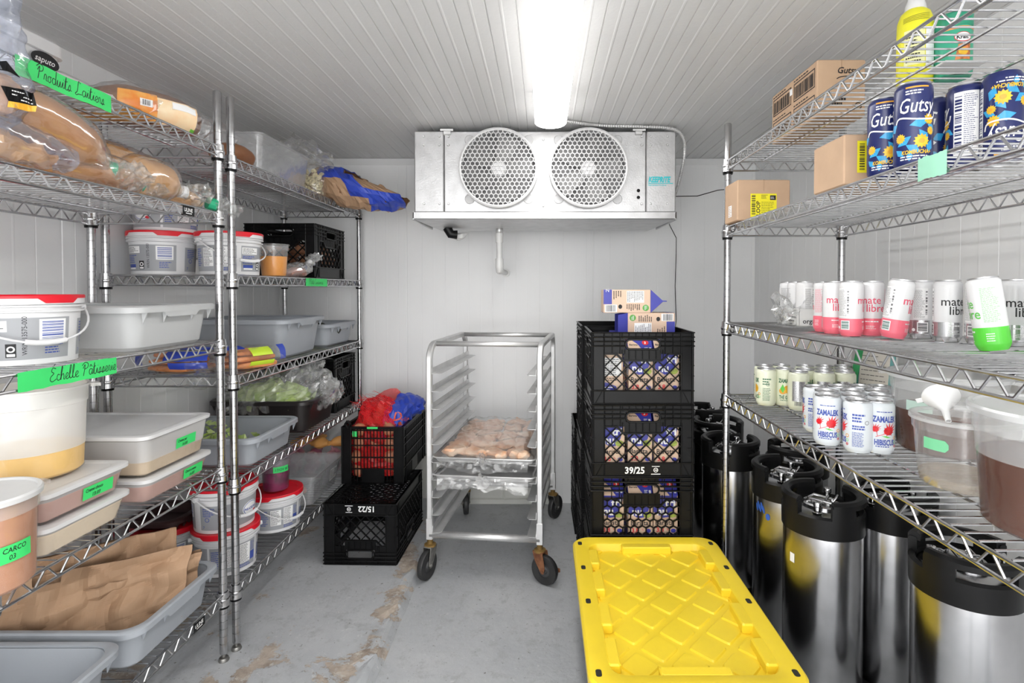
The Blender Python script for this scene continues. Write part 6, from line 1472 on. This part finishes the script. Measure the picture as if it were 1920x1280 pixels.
def dr2(b, W, D, H):
    d = D2(); d.rect(.045, .012, .135, .092, 0, 1); d.bars(.049, .020, .062, .088, 16, 1, 2, True, 3); d.text('LOOP', .078, .016, .019, 1, 2, bold=.02, rot=pi / 2, sx=1.0); d.lines(.082, .074, .108, .089, 4, 1, 2, .4, 5); d.rect(.112, .070, .132, .086, 1, 2); d.lines(.082, .020, .13, .066, 8, 1, 2, .25, 6); d.lines(.114, .074, .13, .082, 2, 2, 3, .4, 1)
    d.emit(b, plane_map((-W / 2, -D / 2 - .0005, 0), (1, 0, 0), (0, 0, 1)))
    d = D2(); d.rect(.04, .02, .075, .06, 2, 1); d.lines(.042, .022, .073, .058, 6, 3, 2, .4, 3); d.emit(b, plane_map((-W / 2 - .0005, D / 2, 0), (0, -1, 0), (0, 0, 1)))
carton_box('cardboard_box', 'small cardboard box with yellow label facing front beside the rack post', (.762, 1.967, R2), .182, .13, .14, 0, dr2, [YL, INK, PAPERW, CARD])
def dr3(b, W, D, H):
    d = D2(); d.rect(.030, .028, .095, .10, 0, 1); d.bars(.035, .034, .047, .096, 20, 1, 2, True, 3); d.emit(b, plane_map((-W / 2, -D / 2 - .0005, 0), (1, 0, 0), (0, 0, 1)))
carton_box('cardboard_box', 'plain cardboard box behind the navy cans, yellow label on its right side', (.745, 1.325, R2), .122, .14, .115, 0, dr3, [YL, INK])
t = thing('squeeze_bottle', 'yellow bottle with white cone cap on the top right shelf', 'bottle', (.872, 1.30, R1), face(.872, 1.30))
ylb = mat('yellow_bottle', (.85, .80, .03), .35, var=.03); b = MB(); b.lathe([(0, .0), (.034, .0), (.037, .005), (.037, .120), (.036, .145), (.030, .163), (.020, .172), (0, .173)], 40); b.build('body', ylb, t)
b = MB(); b.lathe([(.021, .168), (.022, .174), (.021, .182), (.016, .196), (.009, .225), (.007, .245), (0, .246)], 28); b.build('cap', WHITEP, t)
d = D2(); d.rect(-.022, .035, .020, .115, 1, 1); d.lines(-.018, .04, .016, .11, 9, 0, 2, .4, 5); d.rect(.022, .03, .05, .118, 2, 1)
for k in range(4): d.stroke([(-.025, .135 + .003 * k), (.03, .138 + .004 * k)], .0008, 0, 1)
b = MB(); d.emit(b, cyl_map(.0372, -pi / 2), .005); b.build('printed_label', [INK, ylb if False else mat('pale_yellow_label', (.88, .87, .45), .4), PAPERW], t)
t = thing('mustard_jar', 'green plastic jar with dark green lid beside the yellow bottle', 'jar', (.935, 1.265, R1), face(.935, 1.265))
grb = mat('green_jar', (.05, .42, .26), .35, var=.04); b = MB(); b.lathe([(0, 0), (.034, 0), (.037, .005), (.037, .105), (.034, .112), (0, .113)], 40); b.build('body', grb, t)
b = MB(); b.lathe([(.0365, .108), (.0375, .112), (.0375, .135), (.034, .139), (0, .139)], 40); b.build('lid', mat('dark_green_lid', (.02, .30, .17), .35), t)
b = MB(); b.lathe([(.0373, .098), (.0373, .104)], 40); b.build('orange_band', mat('orange_band', (.85, .35, .12), .4), t)
d = D2(); d.ell(.020, .080, .018, .011, 0, 1); d.ell(.020, .080, .0165, .0095, 1, 2); d.text('Kraft', .006, .0755, .013, 2, 3, bold=.03, sx=.9); d.poly([(.004, .03), (.036, .03), (.036, .066), (.010, .064)], 3, 1); d.ell(.02, .048, .010, .008, 4, 2)
b = MB(); d.emit(b, cyl_map(.0373, -pi / 2), .005); b.build('printed_label', [mat('red_oval', (.72, .03, .05), .4), PAPERW, INK, mat('salad_print', (.75, .25, .08), .4, var=.3, vs=90), YLW], t)
for x, y, w, l in ((.85, 1.20, .09, .14),):
    b = MB(); b.bbox(x, y - .03, R1, x + w, y + .04, R1 + .004, .001); tag(b.build('card_sheet', wc), 'white card sheet lying under the yellow bottle end of the shelf', 'card')
# containers of liquid on the fourth shelf
tea = mat('brown_tea', (.105, .03, .011), .22, var=.06); teab = film('frosted_tub', (.90, .91, .91), haze=.22, gloss=.12, rough=.22)
t = deli('round_container', 'big round container of brown tea at the back beside the hibiscus cans', 'container', (.985, 1.335, R4), .118, .190, tea, .55, lid=FROST, body=teab, taper=.88, rz=face(.985, 1.335, -8) , tabs=True, group='round containers of liquid on the fourth shelf'); cyl_tape(t, .1125, -pi / 2 - .35, .118, .06, .024, [], mat('faded_mint_tape', (.55, .72, .64), .6))
t = deli('round_container', 'small clear round container nearly empty with mint tape under the funnel', 'container', (.842, 1.093, R4), .087, .142, film('pale_water', (.70, .60, .46), haze=.34, gloss=.2, rough=.05), .17, lid=None, body=film('clear_tub_pale', (.93, .92, .91), haze=.09, gloss=.16, rough=.12), taper=.86, group='round containers of liquid on the fourth shelf', rz=face(.842, 1.085)); cyl_tape(t, .0835, -pi / 2 - .55, .092, .048, .022, [], mat('green_tape_wet', (.22, .68, .36), .5), notch=True)
b = MB(); b.lathe([(.078, .1415), (.089, .1415), (.0935, .139), (.0935, .1335), (.0905, .133)], 48); b.build('white_rim', FROST, t)
t = deli('round_container', 'front round container half full of brown tea at the right edge', 'container', (.845, .880, R4), .122, .200, tea, .60, lid=FROST, body=teab, taper=.90, rz=face(.852, .88, 12), tabs=True, group='round containers of liquid on the fourth shelf'); cyl_tape(t, .1185, -pi / 2 + .1, .145, .07, .024, [], mat('faded_mint_tape', (.55, .72, .64), .6))
b = MB(); b.lathe([(.041, .088), (.0435, .090), (.0435, .086), (.041, .084), (.011, .042), (.009, .036), (.0065, .0), (.0052, .0), (.0075, .036), (.0095, .042), (.0395, .0845), (.041, .088)], 40); b.bbox(-.058, -.008, .0865, -.041, .008, .0892, .001)
b.v = [tuple(.74 * c for c in p) for p in b.v]; o = tag(b.build('funnel', mat('white_funnel', (.86, .86, .86), .35, var=.02)), 'white plastic funnel resting tilted in the small clear container', 'funnel'); o.location = (.764, 1.030, R4 + .146); o.rotation_euler = (Matrix.Rotation(face(.80, 1.03), 4, 'Z') @ Matrix.Rotation(radians(-20), 4, 'Y') @ Matrix.Rotation(radians(-52), 4, 'X')).to_euler()
# folder of papers at the back of the fourth shelf
t = thing('paper_folder', 'sleeve of papers with green and teal edges leaning at the back of fourth shelf', 'folder', (1.10, 1.845, R4), radians(-58), None, None); gf = mat('green_folder', (.05, .42, .14), .45); tf = mat('teal_border', (.16, .42, .42), .5)
b = MB(); b.M = Matrix.Rotation(radians(-9), 4, 'X'); b.bbox(-.075, .0, 0, .075, .004, .21, .001); b.build('sleeve', mat('grey_sleeve', (.62, .62, .60), .3), t)
b = MB(); b.M = Matrix.Rotation(radians(-9), 4, 'X'); b.box(-.055, -.003, .03, .07, 0, .21); b.build('teal_card', tf, t); b = MB(); b.M = Matrix.Rotation(radians(-9), 4, 'X'); b.box(-.040, -.005, .045, .055, -.003, .20)
d = D2(); d.lines(-.034, .05, .05, .195, 9, 1, 1, .12, 3); d.emit(b, plane_map((0, -.0055, 0), (1, 0, 0), (0, 0, 1))); b.build('paper', [mat('aged_paper', (.74, .70, .63), .7, var=.04), INK], t)
b = MB(); b.M = Matrix.Rotation(radians(-9), 4, 'X'); b.add([(-.075, -.007, 0), (-.055, -.007, 0), (-.030, -.007, .21), (-.055, -.007, .21), (-.075, -.004, 0), (-.055, -.004, 0), (-.030, -.004, .21), (-.055, -.004, .21)], [(0, 1, 2, 3), (7, 6, 5, 4), (0, 4, 5, 1), (1, 5, 6, 2), (2, 6, 7, 3), (3, 7, 4, 0)]); b.build('green_edge', gf, t)
t = thing('wall_box', 'small black box fixed to the right wall behind the round containers', 'wall box', (WR - .002, 1.50, 1.08)); b = MB(); b.bbox(-.045, -.05, -.04, 0, .05, .05, .006); b.build('box', BLACKP, t); b = MB(); b.bbox(-.05, .03, -.07, -.01, .045, -.03, .003); b.build('clip', BLACKP, t)

# ------------------------------------------------------------------ camera, and world light added as frontal fill through the open end
cam = bpy.data.cameras.new('camera'); co = bpy.data.objects.new('camera', cam); COL.objects.link(co)
co.location = (0, 0, 1.285); co.rotation_euler = (radians(90 - 1.2), 0, 0)
cam.sensor_width = 36; cam.lens = 1030 * 36 / 1920; cam.shift_x = -58 / 1920; cam.shift_y = -77.4 / 1920; cam.clip_start = .02; cam.clip_end = 50
scn.camera = co
w = bpy.data.worlds.new('world'); scn.world = w; w.use_nodes = True
w.node_tree.nodes['Background'].inputs['Color'].default_value = (1, .998, .99, 1); w.node_tree.nodes['Background'].inputs['Strength'].default_value = WORLD_E
vs = scn.view_settings; vs.view_transform = 'Standard'; vs.look = 'None'; vs.gamma = 1; vs.exposure = EXPO
scn.cycles.transparent_max_bounces = 24; scn.cycles.max_bounces = 10; scn.cycles.diffuse_bounces = 5
